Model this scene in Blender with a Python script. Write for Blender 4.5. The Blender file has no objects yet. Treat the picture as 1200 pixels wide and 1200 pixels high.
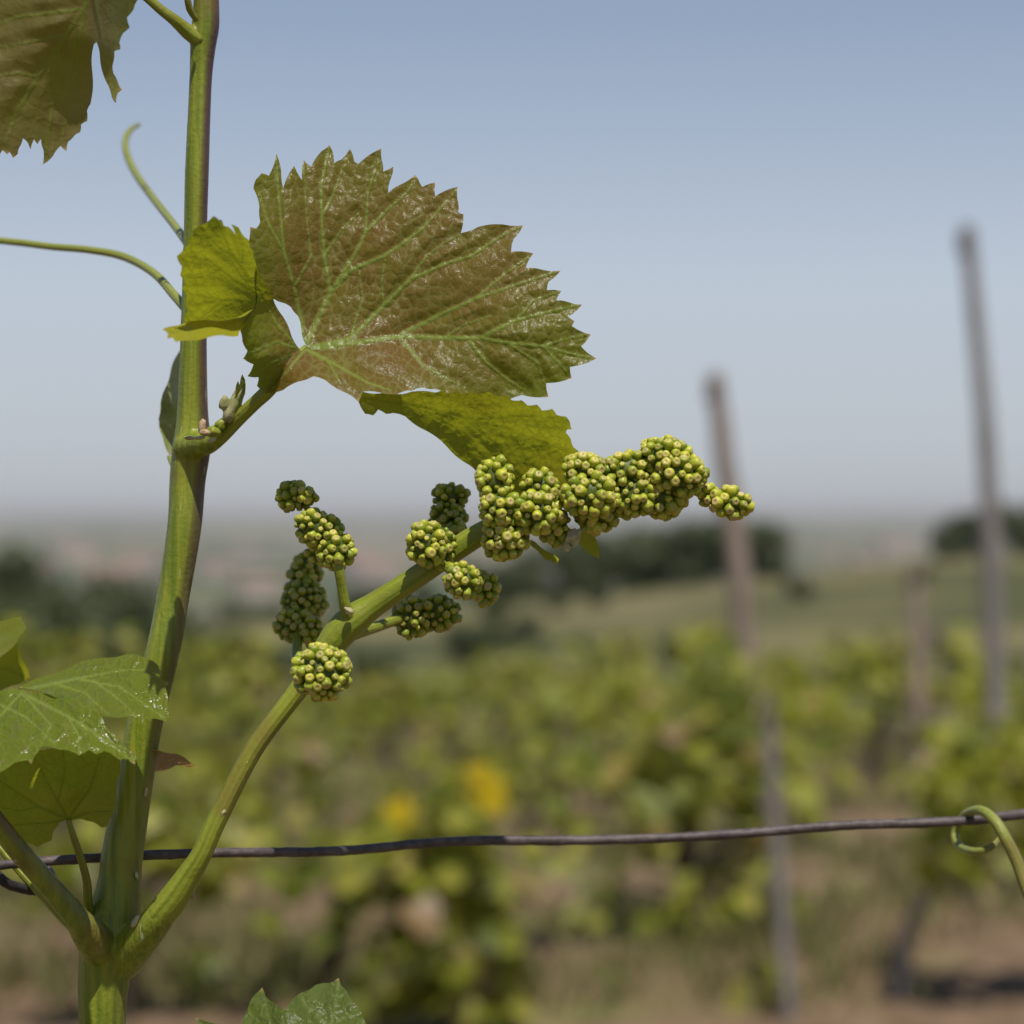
import bpy, bmesh, math, random
import numpy as np
from mathutils import Vector, Matrix, noise
from mathutils.geometry import delaunay_2d_cdt

S = bpy.context.scene
COL = S.collection
R = math.radians

# ------------------------------------------------------------------ camera
CAM_H = 1.4          # eye height, metres
D0 = 0.5             # distance of the shoot in focus
F = 3000.0           # focal length in pixels of the 1200 px photograph
HY = 590             # row of the horizon in it
cam_d = bpy.data.cameras.new('camera')
cam_d.lens = 50; cam_d.sensor_width = 20; cam_d.sensor_height = 20
cam_d.shift_y = (HY - 600) / 1200
cam_d.clip_start = 0.02; cam_d.clip_end = 60000
cam_d.dof.use_dof = True; cam_d.dof.focus_distance = 0.5; cam_d.dof.aperture_fstop = 9.0
cam = bpy.data.objects.new('camera', cam_d); COL.objects.link(cam)
cam.location = (0, 0, CAM_H); cam.rotation_euler = (R(90), 0, 0)
S.camera = cam

# ------------------------------------------------------------------ light
SUN_EL, SUN_AZ = 64.0, 166.0          # azimuth clockwise from +Y: behind the camera, to the right
world = bpy.data.worlds.new('World'); S.world = world; world.use_nodes = True
wn = world.node_tree.nodes; wl = world.node_tree.links
wn.clear()
sky = wn.new('ShaderNodeTexSky'); sky.sky_type = 'NISHITA'; sky.sun_disc = False
sky.sun_elevation = R(SUN_EL); sky.sun_rotation = R(SUN_AZ)
sky.altitude = 150; sky.air_density = 1.0; sky.dust_density = 0.5; sky.ozone_density = 4.0
bg = wn.new('ShaderNodeBackground'); bg.inputs['Strength'].default_value = 0.075
wo = wn.new('ShaderNodeOutputWorld')
wl.new(sky.outputs[0], bg.inputs['Color'])
# thin high haze that whitens the lower sky
wg = wn.new('ShaderNodeNewGeometry'); wsx = wn.new('ShaderNodeSeparateXYZ'); wl.new(wg.outputs['Incoming'], wsx.inputs[0])
wneg = wn.new('ShaderNodeMath'); wneg.operation = 'MULTIPLY'; wneg.inputs[1].default_value = -2.0; wl.new(wsx.outputs[2], wneg.inputs[0])
wr = wn.new('ShaderNodeValToRGB'); wl.new(wneg.outputs[0], wr.inputs[0])
we = wr.color_ramp.elements
for p in (0.1, 0.2, 0.3): we.new(p)
for e, (p, c) in zip(we, [(0.0, (0.375, 0.405, 0.450)), (0.06, (0.420, 0.455, 0.510)), (0.17, (0.450, 0.492, 0.565)), (0.37, (0.282, 0.340, 0.445)), (1.0, (0.11, 0.17, 0.33))]):
    e.position = p; e.color = (*c, 1)
wf = wn.new('ShaderNodeMapRange'); wl.new(wneg.outputs[0], wf.inputs['Value'])
wf.inputs['From Min'].default_value = 0.1; wf.inputs['From Max'].default_value = 1.3; wf.inputs['To Min'].default_value = 0.85; wf.inputs['To Max'].default_value = 0.2
bg2 = wn.new('ShaderNodeBackground'); wl.new(wr.outputs[0], bg2.inputs['Color'])
wm = wn.new('ShaderNodeMixShader'); wl.new(wf.outputs[0], wm.inputs[0]); wl.new(bg.outputs[0], wm.inputs[1]); wl.new(bg2.outputs[0], wm.inputs[2])
wl.new(wm.outputs[0], wo.inputs['Surface'])
sd = bpy.data.lights.new('sun', 'SUN'); sd.energy = 4.3; sd.angle = R(0.53); sd.color = (1.0, 0.955, 0.88)
sun = bpy.data.objects.new('sun', sd); COL.objects.link(sun)
sv = Vector((math.sin(R(SUN_AZ)) * math.cos(R(SUN_EL)), math.cos(R(SUN_AZ)) * math.cos(R(SUN_EL)), math.sin(R(SUN_EL))))
sun.rotation_euler = sv.to_track_quat('Z', 'Y').to_euler()
sun.location = (0, 0, 20)
S.view_settings.view_transform = 'Standard'; S.view_settings.look = 'None'
S.view_settings.exposure = 0.26; S.view_settings.gamma = 1.0
S.render.engine = 'CYCLES'
S.cycles.use_denoising = True
try: S.cycles.denoiser = 'OPENIMAGEDENOISE'
except Exception: pass
S.cycles.max_bounces = 7; S.cycles.diffuse_bounces = 3; S.cycles.glossy_bounces = 2
S.cycles.transmission_bounces = 4; S.cycles.volume_bounces = 1
S.cycles.caustics_reflective = False; S.cycles.caustics_refractive = False

# ------------------------------------------------------------------ helpers
def P(px, py, d):
    """point seen at pixel (px, py) of the photograph at distance d (metres)"""
    return Vector(((px - 600) / F * d, d, CAM_H - (py - HY) / F * d))

def link(name, me, mat=None, parent=None):
    o = bpy.data.objects.new(name, me); COL.objects.link(o)
    if mat is not None: me.materials.append(mat)
    if parent is not None:
        o.parent = parent
        o.matrix_parent_inverse = parent_world(parent).inverted()
    return o

def parent_world(p):
    m = Matrix.LocRotScale(p.location, p.rotation_euler, p.scale)
    if p.parent: m = parent_world(p.parent) @ p.matrix_parent_inverse @ m
    return m

def tag(o, label=None, cat=None, group=None, kind=None):
    if label: o['label'] = label
    if cat: o['category'] = cat
    if group: o['group'] = group
    if kind: o['kind'] = kind
    return o

def thing(name, loc, label, cat, group=None):
    o = bpy.data.objects.new(name, None); COL.objects.link(o)
    o.location = loc; o.empty_display_size = 0.05
    return tag(o, label, cat, group)

def copy_tree(o, parent=None):
    c = o.copy(); COL.objects.link(c)
    if parent is not None: c.parent = parent
    for ch in [x for x in bpy.data.objects if x.parent == o]:
        copy_tree(ch, c)
    return c

def mesh_np(name, V, Fc, smooth=True, uv=None, col=None):
    me = bpy.data.meshes.new(name)
    me.from_pydata([tuple(map(float, v)) for v in V], [], [tuple(map(int, f)) for f in Fc])
    if uv is not None:
        lay = me.uv_layers.new(name='UVMap')
        if len(uv) == len(V) and not isinstance(uv, dict):
            li = np.empty(len(me.loops), dtype=np.int32); me.loops.foreach_get('vertex_index', li)
            lay.data.foreach_set('uv', np.asarray(uv, dtype=np.float32)[li].ravel())
    if col is not None:
        a = me.attributes.new('mask', 'FLOAT_COLOR', 'POINT')
        c = np.zeros((len(V), 4), dtype=np.float32); col = np.asarray(col, dtype=np.float32); c[:, :col.shape[1]] = col
        a.data.foreach_set('color', c.ravel())
    if smooth:
        me.polygons.foreach_set('use_smooth', np.ones(len(me.polygons), dtype=bool))
    me.update()
    return me

class MB:
    """collects simple shapes of one part"""
    def __init__(s): s.V = []; s.F = []; s.C = []; s.U = []
    def add(s, V, Fc, C=None, U=None):
        n = len(s.V)
        s.V += [tuple(v) for v in V]; s.F += [tuple(i + n for i in f) for f in Fc]
        s.C += list(C) if C is not None else [(0, 0, 0)] * len(V)
        s.U += list(U) if U is not None else [(0, 0)] * len(V)
    def build(s, name, mat, parent=None, smooth=True):
        me = mesh_np(name, s.V, s.F, smooth, s.U, np.array([tuple(c) + (0,) * (4 - len(c)) for c in s.C], dtype=np.float32))
        return link(name, me, mat, parent)

def spline(pts, step):
    """Catmull-Rom through rows of numbers, resampled at about `step` (first three columns are xyz)"""
    p = np.array(pts, dtype=float)
    out = []
    n = len(p)
    for i in range(n - 1):
        p0 = p[max(i - 1, 0)]; p1 = p[i]; p2 = p[i + 1]; p3 = p[min(i + 2, n - 1)]
        k = max(2, int(np.linalg.norm(p2[:3] - p1[:3]) / step))
        for t in np.linspace(0, 1, k, endpoint=False):
            out.append(0.5 * ((2 * p1) + (-p0 + p2) * t + (2 * p0 - 5 * p1 + 4 * p2 - p3) * t * t + (-p0 + 3 * p1 - 3 * p2 + p3) * t ** 3))
    out.append(p[-1])
    return np.array(out)

def tube_geo(pts, seg=16, step=0.002, ridge=0.0, rough=0.0, seed=0, ref=(0, 1, 0), cap=True):
    """pts rows x,y,z,r; returns V,F,C,U ; u: 0 = towards +ref"""
    q = spline(pts, step)
    n = len(q)
    V = []; U = []; C = []
    ref = Vector(ref)
    L = 0.0
    for i in range(n):
        a = Vector(q[max(i - 1, 0)][:3]); b = Vector(q[min(i + 1, n - 1)][:3])
        t = (b - a).normalized()
        n0 = ref - t * t.dot(ref)
        if n0.length < 1e-4: n0 = Vector((1, 0, 0)) - t * t.x
        n0.normalize()
        s0 = t.cross(n0)
        if i: L += float(np.linalg.norm(q[i][:3] - q[i - 1][:3]))
        c = Vector(q[i][:3]); r = max(float(q[i][3]), 1e-5)
        for k in range(seg):
            th = 2 * math.pi * k / seg
            rr = r
            if ridge: rr *= 1 + ridge * (math.cos(7 * th + 0.6) * 0.55 + math.cos(13 * th + 2 + L * 12) * 0.45)
            d = n0 * math.cos(th) + s0 * math.sin(th)
            if rough:
                w = c * (0.35 / r) + d * 1.3
                rr *= 1 + rough * noise.noise(w + Vector((seed, 0, 0)))
            V.append(c + d * rr); U.append((k / seg, L)); C.append((d.x * 0.5 + 0.5, d.y * 0.5 + 0.5, i / max(n - 1, 1)))
    Fc = []
    for i in range(n - 1):
        for k in range(seg):
            k2 = (k + 1) % seg
            Fc.append((i * seg + k, i * seg + k2, (i + 1) * seg + k2, (i + 1) * seg + k))
    if cap:
        V.append(Vector(q[0][:3])); V.append(Vector(q[-1][:3])); U += [(0, 0), (0, L)]; C += [(0.5, 0.5, 0), (0.5, 0.5, 1)]
        a, b = len(V) - 2, len(V) - 1
        for k in range(seg):
            k2 = (k + 1) % seg
            Fc.append((a, k2, k)); Fc.append((b, (n - 1) * seg + k, (n - 1) * seg + k2))
    return V, Fc, C, U

def px_tube(rows, d=D0):
    """rows px, py, depth offset mm, radius px -> xyz r"""
    out = []
    for px, py, dz, r in rows:
        dd = d + dz / 1000
        p = P(px, py, dd)
        out.append((p.x, p.y, p.z, r / F * dd))
    return out

# ------------------------------------------------------------------ materials
def new_mat(name):
    m = bpy.data.materials.new(name); m.use_nodes = True
    nt = m.node_tree; nt.nodes.clear()
    return m, nt, nt.nodes, nt.links

class NB:
    def __init__(s, nt): s.nt = nt
    def n(s, t, **kw):
        x = s.nt.nodes.new(t)
        for k, v in kw.items(): setattr(x, k, v)
        return x
    def put(s, sock, v):
        if isinstance(v, bpy.types.NodeSocket): s.nt.links.new(v, sock)
        elif isinstance(v, (tuple, list)):
            sock.default_value = tuple(v) + (1,) if len(v) == 3 and len(sock.default_value) == 4 else v
        else: sock.default_value = v
    def math(s, op, a, b=None, c=None, clamp=False):
        x = s.n('ShaderNodeMath', operation=op, use_clamp=clamp)
        s.put(x.inputs[0], a)
        if b is not None: s.put(x.inputs[1], b)
        if c is not None: s.put(x.inputs[2], c)
        return x.outputs[0]
    def mix(s, f, a, b, mode='MIX'):
        x = s.n('ShaderNodeMix', data_type='RGBA', blend_type=mode)
        s.put(x.inputs[0], f); s.put(x.inputs[6], a); s.put(x.inputs[7], b)
        return x.outputs[2]
    def rng(s, v, a, b, c=0.0, d=1.0, smooth=True):
        x = s.n('ShaderNodeMapRange', interpolation_type='SMOOTHSTEP' if smooth else 'LINEAR')
        s.put(x.inputs['Value'], v)
        x.inputs['From Min'].default_value = a; x.inputs['From Max'].default_value = b
        x.inputs['To Min'].default_value = c; x.inputs['To Max'].default_value = d
        return x.outputs[0]
    def noise(s, vec, scale, detail=3, rough=0.55):
        x = s.n('ShaderNodeTexNoise')
        if vec is not None: s.put(x.inputs['Vector'], vec)
        x.inputs['Scale'].default_value = scale; x.inputs['Detail'].default_value = detail; x.inputs['Roughness'].default_value = rough
        return x
    def voro(s, vec, scale, feature='DISTANCE_TO_EDGE'):
        x = s.n('ShaderNodeTexVoronoi', feature=feature)
        if vec is not None: s.put(x.inputs['Vector'], vec)
        x.inputs['Scale'].default_value = scale
        return x

def leaf_material(name, green, bronze, vein, trans, tmix=0.4, rough=0.34, cell=7.0, net=0.5, bump=0.5, spec=0.5, netcol=None, real_net=False):
    m, nt, ns, ls = new_mat(name); b = NB(nt)
    uv = b.n('ShaderNodeUVMap', uv_map='UVMap').outputs[0]
    at = b.n('ShaderNodeAttribute', attribute_name='mask')
    sp = b.n('ShaderNodeSeparateColor'); ls.new(at.outputs['Color'], sp.inputs[0])
    V, T, B = sp.outputs[0], sp.outputs[1], sp.outputs[2]
    nz = b.noise(uv, 6.5, 3)
    wv = b.n('ShaderNodeVectorMath', operation='MULTIPLY_ADD')
    ls.new(nz.outputs['Color'], wv.inputs[0]); wv.inputs[1].default_value = (0.14, 0.14, 0); ls.new(uv, wv.inputs[2])
    v1 = b.voro(wv.outputs[0], cell).outputs['Distance']
    v2 = b.voro(wv.outputs[0], cell * 2.7).outputs['Distance']
    vary = b.rng(b.noise(uv, 3.1, 2).outputs['Fac'], 0.3, 0.65, 0.35, 1.0)
    e1 = b.math('MULTIPLY', b.rng(v1, 0.0, 0.10, 1, 0), vary)
    if real_net: e1 = b.rng(at.outputs['Alpha'], 0.1, 0.8)
    e2 = b.rng(v2, 0.0, 0.10, 1, 0)
    lf = b.noise(uv, 1.6, 3)
    hf = b.noise(uv, 26, 4)
    bz = b.math('MULTIPLY', B, b.rng(lf.outputs['Fac'], 0.28, 0.72, 0.68, 1.12), clamp=True)
    c = b.mix(bz, green, bronze)
    c = b.mix(b.rng(hf.outputs['Fac'], 0.35, 0.75, 0.0, 0.25), c, (green[0] * 0.5, green[1] * 0.55, green[2] * 0.5))
    nc = netcol or vein
    c = b.mix(b.math('MULTIPLY', e2, net * 0.35), c, nc)
    c = b.mix(b.math('MULTIPLY', e1, net), c, nc)
    c = b.mix(b.math('MULTIPLY', V, 0.9, clamp=True), c, vein)
    c = b.mix(T, c, (0.36, 0.22, 0.09))
    # relief: blistered areoles between sunken veinlets
    h = b.math('ADD', b.math('MULTIPLY', b.rng(v1, 0.0, 0.24, 0, 1), 0.0 if real_net else vary), b.math('MULTIPLY', b.rng(v2, 0.0, 0.25, 0, 1), 0.22 if real_net else 0.14))
    h = b.math('ADD', h, b.math('MULTIPLY', hf.outputs['Fac'], 0.10))
    bp = b.n('ShaderNodeBump'); bp.inputs['Strength'].default_value = bump; bp.inputs['Distance'].default_value = 0.0007
    ls.new(h, bp.inputs['Height'])
    pr = b.n('ShaderNodeBsdfPrincipled')
    ls.new(c, pr.inputs['Base Color']); pr.inputs['Specular IOR Level'].default_value = spec
    b.put(pr.inputs['Roughness'], b.rng(hf.outputs['Fac'], 0.3, 0.7, rough - 0.06, rough + 0.12))
    ls.new(bp.outputs[0], pr.inputs['Normal'])
    tr = b.n('ShaderNodeBsdfTranslucent')
    tc = b.mix(b.math('MULTIPLY', bz, 0.65), trans, (trans[0] * 0.7, trans[1] * 0.42, trans[2] * 0.6))
    tc = b.mix(b.math('MULTIPLY', b.math('MAXIMUM', V, b.math('MULTIPLY', e1, 0.6)), 0.75), tc, (trans[0] * 0.55, trans[1] * 0.6, trans[2] * 0.5))
    ls.new(tc, tr.inputs['Color']); ls.new(bp.outputs[0], tr.inputs['Normal'])
    mx = b.n('ShaderNodeMixShader'); mx.inputs[0].default_value = tmix
    ls.new(pr.outputs[0], mx.inputs[1]); ls.new(tr.outputs[0], mx.inputs[2])
    o = b.n('ShaderNodeOutputMaterial'); ls.new(mx.outputs[0], o.inputs['Surface'])
    return m

def stem_material(name, green, yellow, purple, purple_amt=1.0, fleck=1.0, along=False):
    m, nt, ns, ls = new_mat(name); b = NB(nt)
    uv = b.n('ShaderNodeUVMap', uv_map='UVMap').outputs[0]
    at = b.n('ShaderNodeAttribute', attribute_name='mask')
    sp = b.n('ShaderNodeSeparateColor'); ls.new(at.outputs['Color'], sp.inputs[0])
    mp = b.n('ShaderNodeMapping'); mp.inputs['Scale'].default_value = (850, 850, 14) if along else (14, 16, 1)
    ls.new(b.n('ShaderNodeNewGeometry').outputs['Position'] if along else uv, mp.inputs['Vector'])
    st = b.noise(mp.outputs[0], 1.0, 3)
    c = b.mix(b.rng(st.outputs['Fac'], 0.25, 0.75), green, yellow)
    g = b.n('ShaderNodeNewGeometry')
    blot = b.noise(g.outputs['Position'], 45, 3)
    side = b.rng(b.math('ADD', sp.outputs[0], b.math('MULTIPLY', b.math('SUBTRACT', st.outputs['Fac'], 0.5), 0.22)), 0.62, 0.92, 0, purple_amt)
    side = b.math('MULTIPLY', side, b.rng(sp.outputs[2], 0.25, 0.62, 0.25, 1.0), clamp=True)
    c = b.mix(side, c, purple)
    c = b.mix(b.rng(blot.outputs['Fac'], 0.55, 0.68, 0, 0.5), c, (0.15, 0.090, 0.025))
    mp2 = b.n('ShaderNodeMapping'); mp2.inputs['Scale'].default_value = (700, 700, 90) if along else (9, 95, 1)
    ls.new(b.n('ShaderNodeNewGeometry').outputs['Position'] if along else uv, mp2.inputs['Vector'])
    fk = b.noise(mp2.outputs[0], 1.0, 2)
    c = b.mix(b.rng(fk.outputs['Fac'], 0.70, 0.74, 0, 0.55 * fleck), c, (0.42, 0.46, 0.30))
    fine = b.noise(g.outputs['Position'], 900, 2)
    h = b.math('ADD', b.math('MULTIPLY', st.outputs['Fac'], 0.8), b.math('MULTIPLY', fine.outputs['Fac'], 0.4))
    bp = b.n('ShaderNodeBump'); bp.inputs['Strength'].default_value = 0.5; bp.inputs['Distance'].default_value = 0.0007
    ls.new(h, bp.inputs['Height'])
    pr = b.n('ShaderNodeBsdfPrincipled'); ls.new(c, pr.inputs['Base Color'])
    pr.inputs['Roughness'].default_value = 0.40; pr.inputs['Specular IOR Level'].default_value = 0.36
    pr.inputs['Subsurface Weight'].default_value = 0.12; pr.inputs['Subsurface Radius'].default_value = (0.002, 0.002, 0.0005)
    pr.inputs['Subsurface Scale'].default_value = 0.5
    ls.new(bp.outputs[0], pr.inputs['Normal'])
    o = b.n('ShaderNodeOutputMaterial'); ls.new(pr.outputs[0], o.inputs['Surface'])
    return m

def bud_material(name):
    m, nt, ns, ls = new_mat(name); b = NB(nt)
    at = b.n('ShaderNodeAttribute', attribute_name='mask')
    sp = b.n('ShaderNodeSeparateColor'); ls.new(at.outputs['Color'], sp.inputs[0])
    c = b.mix(sp.outputs[1], (0.165, 0.215, 0.012), (0.46, 0.46, 0.035))
    c = b.mix(sp.outputs[0], c, (0.58, 0.42, 0.20))
    c = b.mix(b.math('MULTIPLY', sp.outputs[2], 0.6), c, (0.30, 0.17, 0.08))
    g = b.n('ShaderNodeNewGeometry')
    fine = b.noise(g.outputs['Position'], 1400, 2)
    bp = b.n('ShaderNodeBump'); bp.inputs['Strength'].default_value = 0.3; bp.inputs['Distance'].default_value = 0.0003
    ls.new(fine.outputs['Fac'], bp.inputs['Height'])
    pr = b.n('ShaderNodeBsdfPrincipled'); ls.new(c, pr.inputs['Base Color'])
    pr.inputs['Roughness'].default_value = 0.38; pr.inputs['Specular IOR Level'].default_value = 0.32
    pr.inputs['Subsurface Weight'].default_value = 0.15; pr.inputs['Subsurface Radius'].default_value = (0.0012, 0.0012, 0.0003)
    pr.inputs['Subsurface Scale'].default_value = 0.5
    ls.new(bp.outputs[0], pr.inputs['Normal'])
    o = b.n('ShaderNodeOutputMaterial'); ls.new(pr.outputs[0], o.inputs['Surface'])
    return m

def simple_mat(name, c1, c2, scale, rough=0.8, bump=0.3, dist=0.01, detail=5, stretch=None, spec=0.3):
    m, nt, ns, ls = new_mat(name); b = NB(nt)
    tc = b.n('ShaderNodeTexCoord').outputs['Object']
    if stretch:
        mp = b.n('ShaderNodeMapping'); mp.inputs['Scale'].default_value = stretch; ls.new(tc, mp.inputs['Vector']); tc = mp.outputs[0]
    nz = b.noise(tc, scale, detail)
    oi = b.n('ShaderNodeObjectInfo')
    c = b.mix(b.rng(nz.outputs['Fac'], 0.32, 0.68), c1, c2)
    c = b.mix(b.math('MULTIPLY', oi.outputs['Random'], 0.25), c, tuple(x * 0.6 for x in c1))
    bp = b.n('ShaderNodeBump'); bp.inputs['Strength'].default_value = bump; bp.inputs['Distance'].default_value = dist
    ls.new(nz.outputs['Fac'], bp.inputs['Height'])
    pr = b.n('ShaderNodeBsdfPrincipled'); ls.new(c, pr.inputs['Base Color']); pr.inputs['Roughness'].default_value = rough
    pr.inputs['Specular IOR Level'].default_value = spec
    ls.new(bp.outputs[0], pr.inputs['Normal'])
    o = b.n('ShaderNodeOutputMaterial'); ls.new(pr.outputs[0], o.inputs['Surface'])
    return m

def foliage_mat(name, cols, trans, tmix=0.35, rough=0.45):
    """leaf colours differ leaf by leaf"""
    m, nt, ns, ls = new_mat(name); b = NB(nt)
    g = b.n('ShaderNodeNewGeometry'); oi = b.n('ShaderNodeObjectInfo')
    r = b.math('FRACT', b.math('ADD', g.outputs['Random Per Island'], b.math('MULTIPLY', oi.outputs['Random'], 0.13)))
    cr = b.n('ShaderNodeValToRGB'); cr.color_ramp.interpolation = 'LINEAR'
    els = cr.color_ramp.elements
    while len(els) < len(cols): els.new(0.5)
    for e, (p, c) in zip(els, cols): e.position = p; e.color = (*c, 1)
    ls.new(r, cr.inputs[0])
    pr = b.n('ShaderNodeBsdfPrincipled'); ls.new(cr.outputs[0], pr.inputs['Base Color'])
    pr.inputs['Roughness'].default_value = rough; pr.inputs['Specular IOR Level'].default_value = 0.4
    tr = b.n('ShaderNodeBsdfTranslucent'); ls.new(b.mix(0.55, cr.outputs[0], trans), tr.inputs['Color'])
    mx = b.n('ShaderNodeMixShader'); mx.inputs[0].default_value = tmix
    ls.new(pr.outputs[0], mx.inputs[1]); ls.new(tr.outputs[0], mx.inputs[2])
    o = b.n('ShaderNodeOutputMaterial'); ls.new(mx.outputs[0], o.inputs['Surface'])
    return m

M_LEAF_BRONZE = leaf_material('bronze_leaf', (0.098, 0.128, 0.008), (0.140, 0.074, 0.022), (0.205, 0.275, 0.055), (0.48, 0.50, 0.014), tmix=0.38, rough=0.33, cell=6.8, net=0.55, bump=0.25, spec=0.19, netcol=(0.21, 0.195, 0.07), real_net=True)
M_LEAF_UNDER = leaf_material('leaf_underside', (0.125, 0.155, 0.014), (0.15, 0.15, 0.050), (0.13, 0.18, 0.016), (0.46, 0.47, 0.018), tmix=0.53, rough=0.5, cell=6.5, net=0.45, bump=0.2, spec=0.22, netcol=(0.085, 0.115, 0.012), real_net=True)
M_LEAF_TOP = leaf_material('leaf_upper', (0.110, 0.150, 0.007), (0.15, 0.13, 0.04), (0.21, 0.26, 0.05), (0.40, 0.46, 0.018), tmix=0.36, rough=0.22, cell=7.5, net=0.25, bump=0.45, spec=0.36)
M_LEAF_SHADE = leaf_material('leaf_shaded_back', (0.15, 0.17, 0.016), (0.15, 0.14, 0.03), (0.05, 0.08, 0.010), (0.52, 0.54, 0.025), tmix=0.52, rough=0.5, cell=7.5, net=0.15, bump=0.12, spec=0.25, netcol=(0.08, 0.10, 0.015))
M_STEM = stem_material('shoot_bark', (0.100, 0.150, 0.010), (0.235, 0.250, 0.022), (0.080, 0.040, 0.038), 1.0, along=True)
M_PED = stem_material('stalk_skin', (0.135, 0.180, 0.012), (0.255, 0.265, 0.026), (0.17, 0.11, 0.04), 0.25, 1.2)
M_TENDRIL = stem_material('tendril_skin', (0.16, 0.19, 0.03), (0.26, 0.27, 0.05), (0.22, 0.15, 0.07), 0.3, 0.3)
M_BUD = bud_material('flower_bud')
M_CORE = simple_mat('shaded_bud_core', (0.05, 0.07, 0.008), (0.09, 0.115, 0.014), 900, 0.5, 0.3, 0.0005)  # green deepened so the gaps in the clusters look shaded
M_WIRE = simple_mat('rusty_wire', (0.050, 0.036, 0.034), (0.108, 0.080, 0.074), 420, 0.6, 0.6, 0.0006, spec=0.5)
M_WIRE_DK = simple_mat('dark_wire', (0.018, 0.015, 0.018), (0.045, 0.036, 0.040), 420, 0.5, 0.4, 0.0006)
M_DRY = simple_mat('dry_scale', (0.30, 0.19, 0.09), (0.42, 0.32, 0.20), 500, 0.7, 0.4, 0.0004)
M_PALE = simple_mat('pale_scale', (0.30, 0.28, 0.13), (0.46, 0.41, 0.25), 700, 0.6, 0.4, 0.0004)
M_POST = simple_mat('weathered_stake', (0.19, 0.138, 0.108), (0.34, 0.265, 0.215), 7, 0.85, 0.6, 0.01, stretch=(6, 6, 0.5))
M_POST_GREY = simple_mat('grey_stake', (0.145, 0.125, 0.118), (0.25, 0.225, 0.21), 7, 0.85, 0.6, 0.01, stretch=(6, 6, 0.5))
M_BARK = simple_mat('vine_bark', (0.045, 0.032, 0.025), (0.115, 0.085, 0.065), 22, 0.9, 0.8, 0.01, stretch=(3, 3, 0.7))
M_VINE = foliage_mat('vine_foliage', [(0.0, (0.075, 0.105, 0.011)), (0.26, (0.140, 0.170, 0.018)), (0.58, (0.265, 0.275, 0.030)), (0.82, (0.38, 0.36, 0.065)), (0.95, (0.28, 0.17, 0.08))], (0.52, 0.54, 0.030), 0.48)
M_YELLOW = foliage_mat('yellowed_leaf', [(0.0, (0.38, 0.275, 0.002)), (1.0, (0.33, 0.235, 0.002))], (0.55, 0.40, 0.002), 0.3, 1.0)
M_TREE = foliage_mat('dark_tree_foliage', [(0.0, (0.026, 0.038, 0.010)), (0.5, (0.044, 0.058, 0.014)), (1.0, (0.080, 0.092, 0.024))], (0.12, 0.15, 0.03), 0.2, 0.55)
M_SHOOT = simple_mat('green_shoot', (0.12, 0.14, 0.03), (0.19, 0.18, 0.05), 30, 0.5, 0.2, 0.002)
M_GRASS = foliage_mat('dry_grass', [(0.0, (0.10, 0.12, 0.03)), (0.5, (0.19, 0.18, 0.06)), (1.0, (0.33, 0.26, 0.13))], (0.35, 0.32, 0.08), 0.3, 0.6)

# ------------------------------------------------------------------ terrain
def sstep(a, b, x):
    t = np.clip((x - a) / (b - a), 0, 1); return t * t * (3 - 2 * t)

def ground_z(x, y):
    x = np.asarray(x, dtype=float); y = np.asarray(y, dtype=float)
    z = -0.05 * np.clip(y - 8.5, 0, None)
    z = np.maximum(z, -45 + 0 * y) if False else -45 + np.log1p(np.exp(np.clip((z + 45) / 2.0, -60, 60))) * 2.0
    z = z - 2.0 * np.log1p(np.exp(-45 / 2.0))
    hill = 4.2 * np.exp(-((x - 26) / 20.0) ** 2 - ((y - 118) / 48.0) ** 2)
    hill = hill + 1.5 * np.exp(-((x + 2) / 22.0) ** 2 - ((y - 100) / 34.0) ** 2)
    return z + hill * sstep(18, 50, y)

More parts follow.
